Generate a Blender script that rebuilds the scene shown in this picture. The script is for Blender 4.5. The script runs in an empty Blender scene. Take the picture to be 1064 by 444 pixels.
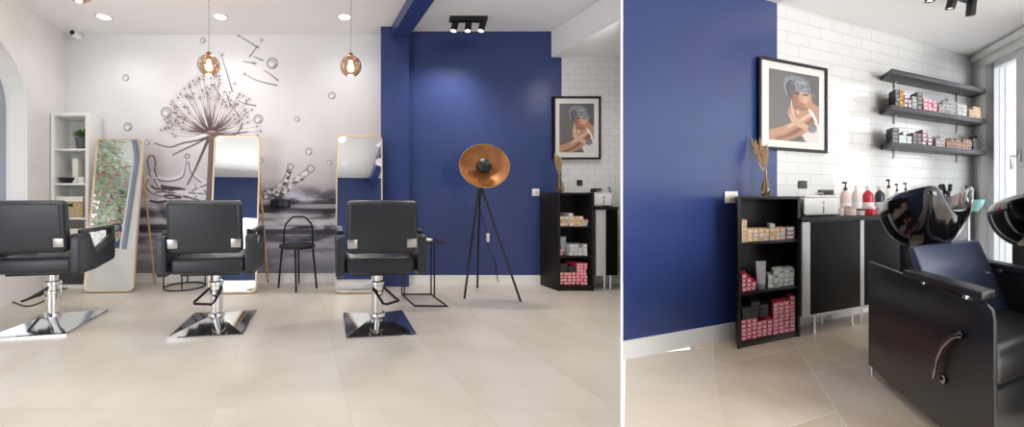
import bpy, bmesh, math, random
import numpy as np
from mathutils import Vector, Matrix
random.seed(7); rng = np.random.default_rng(7)
S = bpy.context.scene
COL = S.collection
PI = math.pi
F, CX, CY, EYE = 400.0, 400.0, 203.5, 0.98      # focal length in px, horizon, eye height
CEIL, CEIL2 = 2.80, 2.387

# ------------------------------------------------------------------ helpers
def srgb(r, g, b):
    f = lambda c: (c/255/12.92) if c/255 <= .04045 else ((c/255+.055)/1.055)**2.4
    return (f(r), f(g), f(b), 1)

class MB:
    def __init__(s, frame=((1, 0), (0, 1))):
        s.v = []; s.f = []; s.m = []; s.fr = frame; s.cur = 0
    def add(s, vs, fs, m=None):
        n = len(s.v); s.v += [tuple(p) for p in vs]
        m = s.cur if m is None else m
        for f in fs: s.f.append([i+n for i in f]); s.m.append(m)
        return s
    def box(s, x0, x1, y0, y1, z0, z1, m=None):
        vs = [(x, y, z) for z in (z0, z1) for y in (y0, y1) for x in (x0, x1)]
        return s.add(vs, [(0,2,3,1),(4,5,7,6),(0,1,5,4),(2,6,7,3),(0,4,6,2),(1,3,7,5)], m)
    def prism(s, poly, axis, t0, t1, m=None):
        def P(p, t):
            if axis == 'x': return (t, p[0], p[1])
            if axis == 'y': return (p[0], t, p[1])
            return (p[0], p[1], t)
        n = len(poly)
        vs = [P(p, t0) for p in poly] + [P(p, t1) for p in poly]
        fs = [tuple(range(n))[::-1], tuple(range(n, 2*n))]
        fs += [(i, (i+1) % n, n+(i+1) % n, n+i) for i in range(n)]
        return s.add(vs, fs, m)
    def tube(s, pts, r, n=8, closed=False, m=None, taper=None):
        pts = [Vector(p) for p in pts]; N = len(pts); rings = []
        up = None
        for i, p in enumerate(pts):
            a = pts[(i-1) % N] if (closed or i > 0) else p
            b = pts[(i+1) % N] if (closed or i < N-1) else p
            t = (b-a).normalized() if (b-a).length > 1e-9 else Vector((0, 0, 1))
            if up is None:
                up = t.orthogonal().normalized()
            up = (up - t*up.dot(t))
            up = up.normalized() if up.length > 1e-6 else t.orthogonal().normalized()
            w = t.cross(up)
            rr = r if taper is None else r*taper[i]
            rings.append([p + (up*math.cos(2*PI*k/n) + w*math.sin(2*PI*k/n))*rr for k in range(n)])
        vs = [q for R in rings for q in R]; fs = []
        for i in range(N if closed else N-1):
            j = (i+1) % N
            for k in range(n):
                fs.append((i*n+k, i*n+(k+1) % n, j*n+(k+1) % n, j*n+k))
        if not closed:
            fs.append(tuple(range(n))[::-1]); fs.append(tuple(range((N-1)*n, N*n)))
        return s.add(vs, fs, m)
    def lathe(s, prof, c=(0, 0, 0), n=24, M=None, m=None, sx=1, sy=1, cap=True):
        vs = []
        for r, z in prof:
            for k in range(n):
                a = 2*PI*k/n
                p = Vector((r*sx*math.cos(a), r*sy*math.sin(a), z))
                if M is not None: p = M @ p
                vs.append(p + Vector(c))
        fs = []
        for i in range(len(prof)-1):
            for k in range(n):
                fs.append((i*n+k, i*n+(k+1) % n, (i+1)*n+(k+1) % n, (i+1)*n+k))
        if cap and prof[0][0] > 1e-4: fs.append(tuple(range(n))[::-1])
        if cap and prof[-1][0] > 1e-4: fs.append(tuple(range((len(prof)-1)*n, len(prof)*n)))
        return s.add(vs, fs, m)
    def ball(s, c, r, n=16, k=10, m=None, sx=1, sy=1, sz=1):
        prof = [(max(r*math.sin(PI*i/k), 1e-5), -r*sz*math.cos(PI*i/k)) for i in range(k+1)]
        return s.lathe(prof, c, n, None, m, sx, sy)
    def leaf(s, p, d, L, W, m=None):
        d = Vector(d).normalized(); n = d.cross(Vector((0, 0, 1)))
        n = n.normalized() if n.length > .05 else Vector((1, 0, 0))
        p = Vector(p); up = n.cross(d)*W*.25
        return s.add([p, p+d*L*.5+n*W*.5+up, p+d*L, p+d*L*.5-n*W*.5+up, p+d*L*.5], [(0, 4, 1), (1, 4, 2), (2, 4, 3), (3, 4, 0)], m)
    def build(s, name, mats, parent=None, bevel=0, seg=2, ang=38, flat=False, subsurf=0):
        me = bpy.data.meshes.new(name)
        (ax, ay), (bx, by) = s.fr
        vs = [(p[0]*ax+p[1]*bx, p[0]*ay+p[1]*by, p[2]) for p in s.v]
        me.from_pydata(vs, [], s.f)
        mats = mats if isinstance(mats, (list, tuple)) else [mats]
        for mm in mats: me.materials.append(mm)
        me.polygons.foreach_set('material_index', s.m)
        bm = bmesh.new(); bm.from_mesh(me)
        bmesh.ops.remove_doubles(bm, verts=bm.verts, dist=1e-6)
        bmesh.ops.recalc_face_normals(bm, faces=bm.faces)
        if bevel:
            es = [e for e in bm.edges if len(e.link_faces) == 2 and e.calc_face_angle(0) > .5]
            bmesh.ops.bevel(bm, geom=es, offset=bevel, segments=seg, affect='EDGES', profile=.5, clamp_overlap=True)
        bm.to_mesh(me); bm.free()
        if not flat:
            me.polygons.foreach_set('use_smooth', [True]*len(me.polygons))
            me.set_sharp_from_angle(angle=math.radians(ang))
        o = bpy.data.objects.new(name, me); COL.objects.link(o)
        if parent: o.parent = parent
        if subsurf:
            md = o.modifiers.new('Subsurf', 'SUBSURF'); md.levels = subsurf; md.render_levels = subsurf
        return o

def tag(o, label=None, cat=None, group=None, kind=None):
    if label: o['label'] = label
    if cat: o['category'] = cat
    if group: o['group'] = group
    if kind: o['kind'] = kind
    return o
def thing(name, label, cat, loc=(0, 0, 0), rotz=0, group=None):
    o = bpy.data.objects.new(name, None); COL.objects.link(o); o.empty_display_size = .1
    o.location = loc; o.rotation_euler = (0, 0, rotz)
    return tag(o, label, cat, group)
def structure(name, mb, mat, **k):
    return tag(mb.build(name, mat, **k), kind='structure')
def dup(root, loc, rotz=None, label=None, group=None):
    r = root.copy(); COL.objects.link(r); r.location = loc
    if rotz is not None: r.rotation_euler = (0, 0, rotz)
    if label: r['label'] = label
    if group: r['group'] = group
    for ch in list(root.children):
        c = ch.copy(); COL.objects.link(c); c.parent = r
        for g in list(ch.children):
            d = g.copy(); COL.objects.link(d); d.parent = c
    return r
def one(name, mb, mat, label, cat, loc=(0, 0, 0), group=None, rotz=0, **k):
    o = mb.build(name, mat, **k); o.location = loc; o.rotation_euler = (0, 0, rotz)
    return tag(o, label, cat, group)
def at(px, py, Y):                                   # pixel -> point at depth Y
    return Vector(((px-CX)/F*Y, Y, EYE-(py-CY)/F*Y))
def fl(px, py):                                      # pixel -> floor point
    Y = EYE*F/(py-CY); return Vector(((px-CX)/F*Y, Y, 0))

# ------------------------------------------------------------------ materials
def mat(name, col, rough=.5, metal=0, **k):
    m = bpy.data.materials.new(name); m.use_nodes = True
    b = m.node_tree.nodes['Principled BSDF']
    b.inputs['Base Color'].default_value = col if len(col) == 4 else (*col, 1)
    b.inputs['Roughness'].default_value = rough
    b.inputs['Metallic'].default_value = metal
    for kk, v in k.items(): b.inputs[kk.replace('_', ' ')].default_value = v
    return m
def nodes(m): return m.node_tree.nodes, m.node_tree.links, m.node_tree.nodes['Principled BSDF']
def noisy(m, col2, scale, fac=1.0, lo=.35, hi=.65, bump=0, bscale=None, detail=4):
    N, L, b = nodes(m)
    tc = N.new('ShaderNodeTexCoord'); nz = N.new('ShaderNodeTexNoise')
    nz.inputs['Scale'].default_value = scale; nz.inputs['Detail'].default_value = detail
    L.new(tc.outputs['Object'], nz.inputs['Vector'])
    r = N.new('ShaderNodeMapRange'); r.inputs['From Min'].default_value = lo; r.inputs['From Max'].default_value = hi
    r.inputs['To Max'].default_value = fac
    L.new(nz.outputs['Fac'], r.inputs['Value'])
    mx = N.new('ShaderNodeMix'); mx.data_type = 'RGBA'
    mx.inputs['A'].default_value = b.inputs['Base Color'].default_value; mx.inputs['B'].default_value = col2
    L.new(r.outputs['Result'], mx.inputs['Factor']); L.new(mx.outputs['Result'], b.inputs['Base Color'])
    if bump:
        n2 = N.new('ShaderNodeTexNoise'); n2.inputs['Scale'].default_value = bscale or scale*4
        L.new(tc.outputs['Object'], n2.inputs['Vector'])
        bp = N.new('ShaderNodeBump'); bp.inputs['Strength'].default_value = bump; bp.inputs['Distance'].default_value = .002
        L.new(n2.outputs['Fac'], bp.inputs['Height']); L.new(bp.outputs['Normal'], b.inputs['Normal'])
    return m
def emit(name, col, st):
    m = bpy.data.materials.new(name); m.use_nodes = True
    N, L = m.node_tree.nodes, m.node_tree.links
    N.remove(N['Principled BSDF']); e = N.new('ShaderNodeEmission')
    e.inputs['Color'].default_value = col; e.inputs['Strength'].default_value = st
    L.new(e.outputs[0], N['Material Output'].inputs['Surface']); return m
def clear_glass(name, tint, gl=.12, rough=.02, facing=.5):
    m = bpy.data.materials.new(name); m.use_nodes = True
    N, L = m.node_tree.nodes, m.node_tree.links
    N.remove(N['Principled BSDF'])
    t = N.new('ShaderNodeBsdfTransparent'); t.inputs['Color'].default_value = tint
    g = N.new('ShaderNodeBsdfGlossy'); g.inputs['Roughness'].default_value = rough
    lw = N.new('ShaderNodeLayerWeight'); lw.inputs['Blend'].default_value = facing
    mr = N.new('ShaderNodeMapRange'); mr.inputs['To Min'].default_value = gl*.4; mr.inputs['To Max'].default_value = min(1, gl*4)
    L.new(lw.outputs['Facing'], mr.inputs['Value'])
    x = N.new('ShaderNodeMixShader'); L.new(mr.outputs['Result'], x.inputs[0])
    L.new(t.outputs[0], x.inputs[1]); L.new(g.outputs[0], x.inputs[2])
    L.new(x.outputs[0], N['Material Output'].inputs['Surface']); return m
def attr_mat(name, rough):
    m = mat(name, (1, 1, 1, 1), rough); N, L, b = nodes(m)
    a = N.new('ShaderNodeVertexColor'); a.layer_name = 'paint'
    L.new(a.outputs['Color'], b.inputs['Base Color']); return m
def dot_node(N, L, vec, d):
    n = N.new('ShaderNodeVectorMath'); n.operation = 'DOT_PRODUCT'
    L.new(vec, n.inputs[0]); n.inputs[1].default_value = d; return n.outputs['Value']
def tile_floor(name, c1, c2, grout, e1, e2, origin, s1, s2, gw=.006, rough=.35, cloud=(1.3, .3, .7), gfac=.5, stagger=0):
    """floor tiles whose joints run along two room directions e1, e2 (plan vectors)"""
    m = mat(name, c1, rough); N, L, b = nodes(m)
    det = e1[0]*e2[1]-e1[1]*e2[0]
    d1 = (e2[1]/det/s1, -e2[0]/det/s1, 0); d2 = (-e1[1]/det/s2, e1[0]/det/s2, 0)
    g = N.new('ShaderNodeNewGeometry')
    sub = N.new('ShaderNodeVectorMath'); sub.operation = 'SUBTRACT'; sub.inputs[1].default_value = (*origin, 0)
    L.new(g.outputs['Position'], sub.inputs[0])
    p, q = dot_node(N, L, sub.outputs[0], d1), dot_node(N, L, sub.outputs[0], d2)
    def math_(op, a, bb=None):
        n = N.new('ShaderNodeMath'); n.operation = op
        for i, x in enumerate((a, bb)):
            if x is None: continue
            if isinstance(x, (int, float)): n.inputs[i].default_value = x
            else: L.new(x, n.inputs[i])
        return n.outputs[0]
    if stagger:
        p_ = math_('FLOOR', p); q = math_('ADD', q, math_('MULTIPLY', p_, stagger))
    masks = []
    for t, sz in ((p, s1), (q, s2)):
        fr = math_('FRACT', t); dd = math_('ABSOLUTE', math_('SUBTRACT', fr, .5))
        mr = N.new('ShaderNodeMapRange'); mr.inputs['From Min'].default_value = .5-gw/sz; mr.inputs['From Max'].default_value = .5-gw/sz*.4
        L.new(dd, mr.inputs['Value']); masks.append(mr.outputs['Result'])
    mk = math_('MULTIPLY', math_('MAXIMUM', *masks), gfac)
    cid = N.new('ShaderNodeCombineXYZ'); L.new(math_('FLOOR', p), cid.inputs[0]); L.new(math_('FLOOR', q), cid.inputs[1])
    wn = N.new('ShaderNodeTexWhiteNoise'); L.new(cid.outputs[0], wn.inputs['Vector'])
    off = N.new('ShaderNodeVectorMath'); off.operation = 'ADD'
    sc = N.new('ShaderNodeVectorMath'); sc.operation = 'SCALE'; sc.inputs['Scale'].default_value = 9
    L.new(wn.outputs['Color'], sc.inputs[0]); L.new(sc.outputs[0], off.inputs[0]); L.new(g.outputs['Position'], off.inputs[1])
    nz = N.new('ShaderNodeTexNoise'); nz.inputs['Scale'].default_value = cloud[0]; nz.inputs['Detail'].default_value = 5
    L.new(off.outputs[0], nz.inputs['Vector'])
    mr = N.new('ShaderNodeMapRange'); mr.inputs['From Min'].default_value = cloud[1]; mr.inputs['From Max'].default_value = cloud[2]
    L.new(nz.outputs['Fac'], mr.inputs['Value'])
    mx = N.new('ShaderNodeMix'); mx.data_type = 'RGBA'; mx.inputs['A'].default_value = c1; mx.inputs['B'].default_value = c2
    L.new(mr.outputs['Result'], mx.inputs['Factor'])
    m2 = N.new('ShaderNodeMix'); m2.data_type = 'RGBA'; m2.inputs['B'].default_value = grout
    L.new(mk, m2.inputs['Factor']); L.new(mx.outputs['Result'], m2.inputs['A']); L.new(m2.outputs['Result'], b.inputs['Base Color'])
    return m
def subway(name, along, size=(.20, .10)):
    """glossy white metro tiles; 'along' is the wall's horizontal direction"""
    m = mat(name, srgb(238, 237, 234), .12); N, L, b = nodes(m)
    g = N.new('ShaderNodeNewGeometry')
    a = dot_node(N, L, g.outputs['Position'], (along[0], along[1], 0)); z = dot_node(N, L, g.outputs['Position'], (0, 0, 1))
    c = N.new('ShaderNodeCombineXYZ'); L.new(a, c.inputs[0]); L.new(z, c.inputs[1])
    br = N.new('ShaderNodeTexBrick'); L.new(c.outputs[0], br.inputs['Vector'])
    br.inputs['Scale'].default_value = 1; br.inputs['Brick Width'].default_value = size[0]; br.inputs['Row Height'].default_value = size[1]
    br.inputs['Mortar Size'].default_value = .004; br.inputs['Mortar Smooth'].default_value = .6
    br.inputs['Color1'].default_value = srgb(230, 229, 227); br.inputs['Color2'].default_value = srgb(226, 225, 223); br.inputs['Mortar'].default_value = srgb(208, 206, 203)
    L.new(br.outputs['Color'], b.inputs['Base Color'])
    bp = N.new('ShaderNodeBump'); bp.invert = True; bp.inputs['Strength'].default_value = .35; bp.inputs['Distance'].default_value = .004
    L.new(br.outputs['Fac'], bp.inputs['Height']); L.new(bp.outputs['Normal'], b.inputs['Normal'])
    return m

M = {}
M['plaster'] = noisy(mat('plaster', srgb(232, 231, 228), .85), srgb(226, 225, 222), 3)
M['ceiling'] = mat('ceiling_paint', srgb(245, 245, 245), .9)
M['white'] = mat('white_lacquer', srgb(238, 238, 236), .35)
M['blue'] = noisy(mat('blue_paint', srgb(47, 64, 118), .30), srgb(44, 61, 113), 2.0, bump=.08, bscale=90)
M['leather'] = noisy(mat('black_leather', srgb(38, 42, 48), .38), srgb(32, 35, 40), 5, bump=.12, bscale=260)
M['leather2'] = noisy(mat('black_vinyl', srgb(30, 29, 30), .3), srgb(25, 24, 25), 5, bump=.08, bscale=200)
M['chrome'] = mat('chrome', (.78, .79, .80, 1), .08, 1)
M['satin'] = mat('satin_steel', (.55, .55, .54, 1), .28, 1)
M['alu'] = mat('brushed_aluminium', srgb(205, 206, 206), .35, .35)
M['black_metal'] = mat('black_metal', srgb(28, 28, 30), .4, .2)
M['black_wood'] = noisy(mat('black_brown_veneer', srgb(30, 26, 25), .45, Specular_IOR_Level=.25), srgb(27, 24, 24), 14)
M['shelf_dark'] = noisy(mat('anthracite_board', srgb(70, 70, 72), .5), srgb(62, 62, 64), 12)
M['black_gloss'] = mat('black_gloss', srgb(13, 13, 14), .5, Specular_IOR_Level=.06)
M['ceramic'] = mat('black_ceramic', srgb(16, 16, 17), .1, Coat_Weight=.5)
M['gold'] = mat('pale_gold_frame', srgb(222, 198, 168), .35, .2)
M['light_wood'] = noisy(mat('light_wood', srgb(205, 170, 128), .5), srgb(186, 148, 106), 18)
M['mirror'] = mat('mirror_glass', (.93, .94, .94, 1), .01, 1)
M['bronze'] = noisy(mat('bronze_leaf', srgb(170, 110, 58), .45, .35), srgb(136, 84, 42), 9)
M['plastic_black'] = mat('black_plastic', srgb(24, 24, 26), .35)
M['plastic_white'] = mat('white_plastic', srgb(235, 234, 230), .3)
M['paper'] = mat('paper', srgb(236, 233, 226), .8)
M['leaf'] = noisy(mat('leaf_green', srgb(96, 138, 62), .5), srgb(62, 104, 44), 30)
M['tree_leaf'] = noisy(mat('tree_leaf', srgb(206, 218, 190), .6), srgb(160, 184, 142), 8)
M['blossom'] = mat('red_blossom', srgb(226, 150, 140), .6)
M['bark'] = noisy(mat('bark', srgb(118, 100, 84), .8), srgb(88, 74, 62), 20)
M['pot'] = mat('slate_pot', srgb(88, 94, 104), .6)
M['soil'] = mat('soil', srgb(60, 46, 36), .9)
M['wicker'] = noisy(mat('wicker', srgb(206, 184, 150), .8), srgb(168, 142, 106), 60, bump=.5, bscale=90)
M['pampas'] = noisy(mat('dried_pampas', srgb(226, 196, 156), .9), srgb(204, 168, 124), 40)
M['amber_glass'] = clear_glass('smoked_amber_glass', srgb(226, 198, 172), .17, .03)
M['vase_glass'] = clear_glass('amber_vase_glass', srgb(232, 214, 184), .09, .03)
M['amber'] = mat('amber_beads', srgb(120, 84, 40), .2)
M['glass'] = clear_glass('window_glass', (.96, .97, .98, 1), .05)
M['bulb'] = emit('warm_bulb', (1, .82, .58, 1), 9)
M['spot'] = emit('lamp_diffuser', (1, .96, .88, 1), 14)
M['spotw'] = emit('warm_spot_diffuser', (1, .86, .66, 1), 9)
M['teal'] = mat('turquoise_glaze', srgb(150, 205, 204), .25)
M['art'] = attr_mat('portrait_print', .35)
M['mural'] = attr_mat('mural_print', .65)

# ------------------------------------------------------------------ painting (flat prints)
class Canvas:
    def __init__(s, x0, x1, y0, y1, res):
        s.x0, s.y0, s.res = x0, y0, res
        s.w = int((x1-x0)*res)+1; s.h = int((y1-y0)*res)+1
        s.X, s.Y = np.meshgrid(np.linspace(x0, x1, s.w), np.linspace(y0, y1, s.h))
        s.A = np.ones((s.h, s.w, 3))*200.0
    def blend(s, mask, col, sl=None):
        A = s.A if sl is None else s.A[sl]
        A += mask[..., None]*(np.array(col, float)-A)
    def win(s, xa, xb, ya, yb):
        i0 = max(0, int((ya-s.y0)*s.res)); i1 = min(s.h, int((yb-s.y0)*s.res)+2)
        j0 = max(0, int((xa-s.x0)*s.res)); j1 = min(s.w, int((xb-s.x0)*s.res)+2)
        return (slice(i0, i1), slice(j0, j1)) if i1 > i0 and j1 > j0 else None
    def line(s, pts, w, col, a=1, soft=.5, w2=None):
        w2 = w if w2 is None else w2; n = len(pts)-1
        for k in range(n):
            (xa, ya), (xb, yb) = pts[k], pts[k+1]
            pad = max(w, w2)+soft*2
            sl = s.win(min(xa, xb)-pad, max(xa, xb)+pad, min(ya, yb)-pad, max(ya, yb)+pad)
            if sl is None: continue
            X, Y = s.X[sl], s.Y[sl]; dx, dy = xb-xa, yb-ya; LL = dx*dx+dy*dy+1e-9
            t = np.clip(((X-xa)*dx+(Y-ya)*dy)/LL, 0, 1)
            d = np.hypot(X-xa-t*dx, Y-ya-t*dy)
            ww = (w+(w2-w)*(k+t)/n)/2
            s.blend(np.clip((ww-d)/soft+.5, 0, 1)*a, col, sl)
    def ell(s, cx, cy, rx, ry, col, a=1, soft=.15, rot=0):
        R = max(rx, ry)*(1+soft)+.02
        sl = s.win(cx-R, cx+R, cy-R, cy+R)
        if sl is None: return
        X, Y = s.X[sl]-cx, s.Y[sl]-cy; c, sn = math.cos(rot), math.sin(rot)
        d = np.hypot((X*c+Y*sn)/rx, (-X*sn+Y*c)/ry)
        s.blend(np.clip((1-d)/soft+.5, 0, 1)*a, col, sl)
    def ring(s, cx, cy, r, w, col, a=1):
        sl = s.win(cx-r-w*2, cx+r+w*2, cy-r-w*2, cy+r+w*2)
        if sl is None: return
        d = np.abs(np.hypot(s.X[sl]-cx, s.Y[sl]-cy)-r)
        s.blend(np.clip((w/2-d)/.5+.5, 0, 1)*a, col, sl)
    def curve(s, P, n=24):
        P = [np.array(p, float) for p in P]; out = []
        for i in range(len(P)-1):
            p0, p1, p2, p3 = P[max(i-1, 0)], P[i], P[i+1], P[min(i+2, len(P)-1)]
            for t in np.linspace(0, 1, n, endpoint=False):
                out.append(tuple(.5*((2*p1)+(p2-p0)*t+(2*p0-5*p1+4*p2-p3)*t*t+(-p0+3*p1-3*p2+p3)*t**3)))
        return out+[tuple(P[-1])]
    def mesh(s, name, fn, material, parent=None):
        """fn(X, Y) -> (N,3) positions of the printed sheet"""
        P = fn(s.X.ravel(), s.Y.ravel()).astype(np.float32)
        me = bpy.data.meshes.new(name); n = s.w*s.h
        I = np.arange(n).reshape(s.h, s.w)
        q = np.stack([I[:-1, :-1], I[1:, :-1], I[1:, 1:], I[:-1, 1:]], -1).reshape(-1, 4)
        me.vertices.add(n); me.vertices.foreach_set('co', P.ravel())
        me.loops.add(q.size); me.loops.foreach_set('vertex_index', q.ravel().astype(np.int32))
        me.polygons.add(len(q)); me.polygons.foreach_set('loop_start', np.arange(0, q.size, 4, dtype=np.int32))
        me.update(calc_edges=True)
        c = np.clip(s.A.reshape(-1, 3)/255, 0, 1)
        lin = np.where(c <= .04045, c/12.92, ((c+.055)/1.055)**2.4)
        at_ = me.color_attributes.new('paint', 'FLOAT_COLOR', 'POINT')
        at_.data.foreach_set('color', np.concatenate([lin, np.ones((n, 1))], 1).astype(np.float32).ravel())
        me.materials.append(material)
        o = bpy.data.objects.new(name, me); COL.objects.link(o)
        if parent: o.parent = parent
        return o

def paint_mural():
    c = Canvas(69.5, 397, 35.5, 284, 2.0); X, Y = c.X, c.Y
    sm = lambda a, b, t: (lambda u: u*u*(3-2*u))(np.clip((t-a)/(b-a), 0, 1))
    base = np.array([236, 237, 241.])[None, None]*np.ones(X.shape+(1,))
    c.A = base.copy()
    c.blend(sm(300, 390, X)*sm(60, 140, Y)*.6, (226, 219, 217))
    c.blend(sm(95, 190, Y)*.45, (222, 217, 221))
    c.ell(218, 100, 62, 58, (246, 246, 250), .9, .9)
    c.ell(146, 188, 64, 36, (186, 180, 188), .7, 1.2)
    c.ell(330, 192, 74, 26, (192, 186, 194), .6, 1.2)
    c.ell(268, 172, 28, 22, (236, 238, 244), .8, 1.0)
    c.blend(sm(182, 204, Y)*.75, (168, 160, 168))
    # the water: rings and folds around the stem's foot
    def fbm(nx, ny, oct=4):
        out = np.zeros(X.shape); amp = 1.0; tot = 0
        for o in range(oct):
            gx, gy = nx*2**o+2, ny*2**o+2; g = rng.random((gy, gx))
            fx = np.linspace(0, gx-1.001, c.w); fy = np.linspace(0, gy-1.001, c.h)
            ix, iy = fx.astype(int), fy.astype(int); tx = fx-ix; ty = fy-iy; tx = tx*tx*(3-2*tx); ty = ty*ty*(3-2*ty)
            a = g[np.ix_(iy, ix)]; b = g[np.ix_(iy, ix+1)]; d = g[np.ix_(iy+1, ix)]; e = g[np.ix_(iy+1, ix+1)]
            out += amp*((a*(1-tx)+b*tx)*(1-ty)[:, None]+(d*(1-tx)+e*tx)*ty[:, None]); tot += amp; amp *= .55
        return out/tot
    n1, n2 = fbm(7, 14), fbm(12, 40)
    rr = np.hypot((X-225), (Y-210)/.24)
    w = sm(190, 206, Y+10*(n1-.5))
    ph = rr/10.5+9*(n1-.5)+5*(n2-.5)
    v = .5+.5*np.sin(ph); v = v*v*(3-2*v)
    v = np.clip(.72*v+.5*(n2-.5)+.22*(n1)+.02, 0, 1)
    tone = 46+176*v
    deep = sm(238, 262, Y+8*(n1-.5))
    d2 = 150+46*(n1-.5)*2+34*(n2-.5)*2
    tone = tone*(1-deep*.85)+d2*deep*.85
    water = np.stack([tone*.965, tone*.965, tone*1.03+6], -1)
    c.A += w[..., None]*(water-c.A)
    for (cx, cy, rx, ry, col, a) in ((345, 216, 62, 6.5, (46, 43, 50), .85), (338, 214.5, 40, 2.4, (196, 192, 200), .8), (128, 222, 40, 6, (48, 45, 52), .8),
                                     (300, 241, 130, 2.6, (52, 51, 60), .8), (330, 231, 80, 3.6, (226, 225, 233), .85), (290, 225, 50, 2.5, (200, 200, 210), .7),
                                     (140, 239, 70, 3, (56, 55, 66), .75), (140, 230, 60, 3.5, (214, 213, 223), .8), (215, 247, 160, 2.2, (96, 97, 114), .6),
                                     (230, 255, 180, 3, (194, 198, 214), .6)):
        c.ell(cx, cy, rx, ry, col, a, .7)
    # left crown splash
    pale, dark = (222, 216, 224), (70, 60, 68)
    c.ell(185, 200, 42, 16, (214, 208, 218), .9, .7)
    c.ell(215, 205, 20, 12, (228, 234, 246), .9, .7)
    for P in ([(158, 181), (165, 185), (174, 186.5), (184, 185), (191, 180), (194, 164)], [(196, 166), (199, 178), (210, 188), (222, 190)],
              [(154, 184), (152, 192), (160, 200), (178, 204)], [(160, 184), (166, 194), (180, 200)], [(200, 196), (210, 192), (219, 188)]):
        c.line(c.curve(P), 3.4, (226, 223, 231), .85, 1.4); c.line(c.curve([(x, y+2) for x, y in P]), .8, dark, .6, 1)
    drop = [(156, 183), (154.5, 174), (153.5, 167), (156, 162), (160, 163), (161.5, 169), (161, 177), (163, 184)]
    c.line(c.curve(drop), .9, dark, .7, .8); c.ell(157.5, 169, 2.6, 6, (206, 198, 204), .9, .5)
    c.ell(194.5, 162.5, 2.4, 3, (210, 204, 210), 1, .4); c.ring(194.5, 162.5, 2.4, .8, dark, .8)
    for k in range(26):
        x = rng.uniform(150, 205); y = rng.uniform(192, 209)
        c.line(c.curve([(x, y), (x+rng.uniform(4, 9), y+rng.uniform(-1, 4)), (x+rng.uniform(10, 22), y+rng.uniform(0, 6))], 8), rng.uniform(.8, 2.2),
               dark if rng.random() < .55 else (236, 232, 238), .7, .8)
    for k in range(14):
        x = rng.uniform(198, 222); y = rng.uniform(188, 206)
        c.line([(x, y), (x+rng.uniform(-5, 7), y+rng.uniform(2, 7))], rng.uniform(.7, 1.6), (90, 96, 112) if k % 2 else (240, 244, 252), .7, .8)
    # right splash: two rising jets of beads
    for P, r in (([(323, 176), (313, 184), (304, 191), (292, 198), (276, 206)], 3.2), ([(302, 174), (299, 183), (295, 190), (284, 200), (272, 206)], 2.6)):
        C_ = c.curve(P, 10)
        c.line(C_, r*2.3, (206, 202, 206), .95, 1.2); c.line([(x+1.2, y+2.2) for x, y in C_], .8, dark, .6, .9); c.line([(x-2, y-2) for x, y in C_], .7, dark, .5, .9)
        for i, (x, y) in enumerate(C_):
            if i % 2: c.ell(x+rng.uniform(-2.5, 2.5), y+rng.uniform(-2.5, 2.5), 1.5, 1.2, (62, 54, 58) if rng.random() < .5 else (244, 242, 244), .85, .5)
        c.ell(P[0][0], P[0][1]-.5, r+.6, r+.4, (214, 208, 210), 1, .3); c.ring(P[0][0], P[0][1]-.5, r+.5, .9, (110, 98, 100), .85)
    for k in range(40):
        x = rng.uniform(266, 300); y = 204-abs(rng.normal(0, 5))
        c.ell(x, y, rng.uniform(.8, 2.6), rng.uniform(.6, 1.5), (70, 62, 66) if k % 2 else (238, 236, 240), .75, .5)
    # dandelion
    hx, hy = 219, 139; br = (92, 72, 70)
    def tuft(x, y, r, al=.55):
        for q in range(9):
            b = q*2*PI/9+rng.uniform(0, .3)
            c.line([(x, y), (x+math.cos(b)*r, y+math.sin(b)*r)], .45, (150, 134, 134), al, .5)
        c.ell(x, y, .9, .9, (110, 92, 92), .8, .6)
    for k in range(124):
        ang = math.radians(rng.uniform(-186, 6)); L = rng.uniform(34, 62)*(1-.10*abs(math.cos(ang)))
        ex, ey = hx+math.cos(ang)*L*.93, hy+math.sin(ang)*L
        sx, sy = hx+math.cos(ang)*4, hy-1+math.sin(ang)*2
        mx_, my_ = hx+math.cos(ang)*L*.5+rng.uniform(-2, 2), hy+math.sin(ang)*L*.5+rng.uniform(0, 3)
        C_ = c.curve([(sx, sy), (mx_, my_), (ex, ey)], 6); n = len(C_)//2+1
        (c.line(C_[:n], 1.3, br, .85, .6, .6) if k % 2 else c.line(C_[3:n], .5, (132, 112, 110), .6, .5)); c.line(C_[n-1:], .45, (150, 134, 132), .55, .5)
        tuft(ex, ey, rng.uniform(3.5, 6), .3)
    for P in ([(217, 142), (205, 146), (190, 149), (176, 153), (161, 149)], [(216, 143), (203, 150), (190, 156), (180, 161)], [(222, 142), (236, 143), (247, 138), (252, 128)],
              [(222, 141), (240, 140), (258, 137)]):
        c.line(c.curve(P), 1.6, (96, 78, 78), .85, .8, .8)
    c.line(c.curve([(216.5, 145), (210, 160), (203, 176), (195, 192)]), 3, (104, 86, 86), .9, .9, 1.2)
    c.line(c.curve([(220, 142), (219.5, 160), (218.5, 180), (217, 210)]), 5.2, (132, 112, 110), .9, 1.2, 5.6)
    c.line(c.curve([(221.5, 146), (221.2, 165), (220, 206)]), 1.4, (86, 68, 66), .6, 1)
    for k in range(30): c.line([(216+rng.uniform(0, 3), 150+k*2), (218+rng.uniform(0, 4), 151.5+k*2)], .6, (88, 70, 68), .5, .6)
    c.ell(220, 138, 6.5, 2.6, (126, 96, 88), .95, .4); c.ell(220, 137, 4, 1.2, (196, 172, 164), .8, .5)
    dk = (96, 92, 98)
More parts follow.
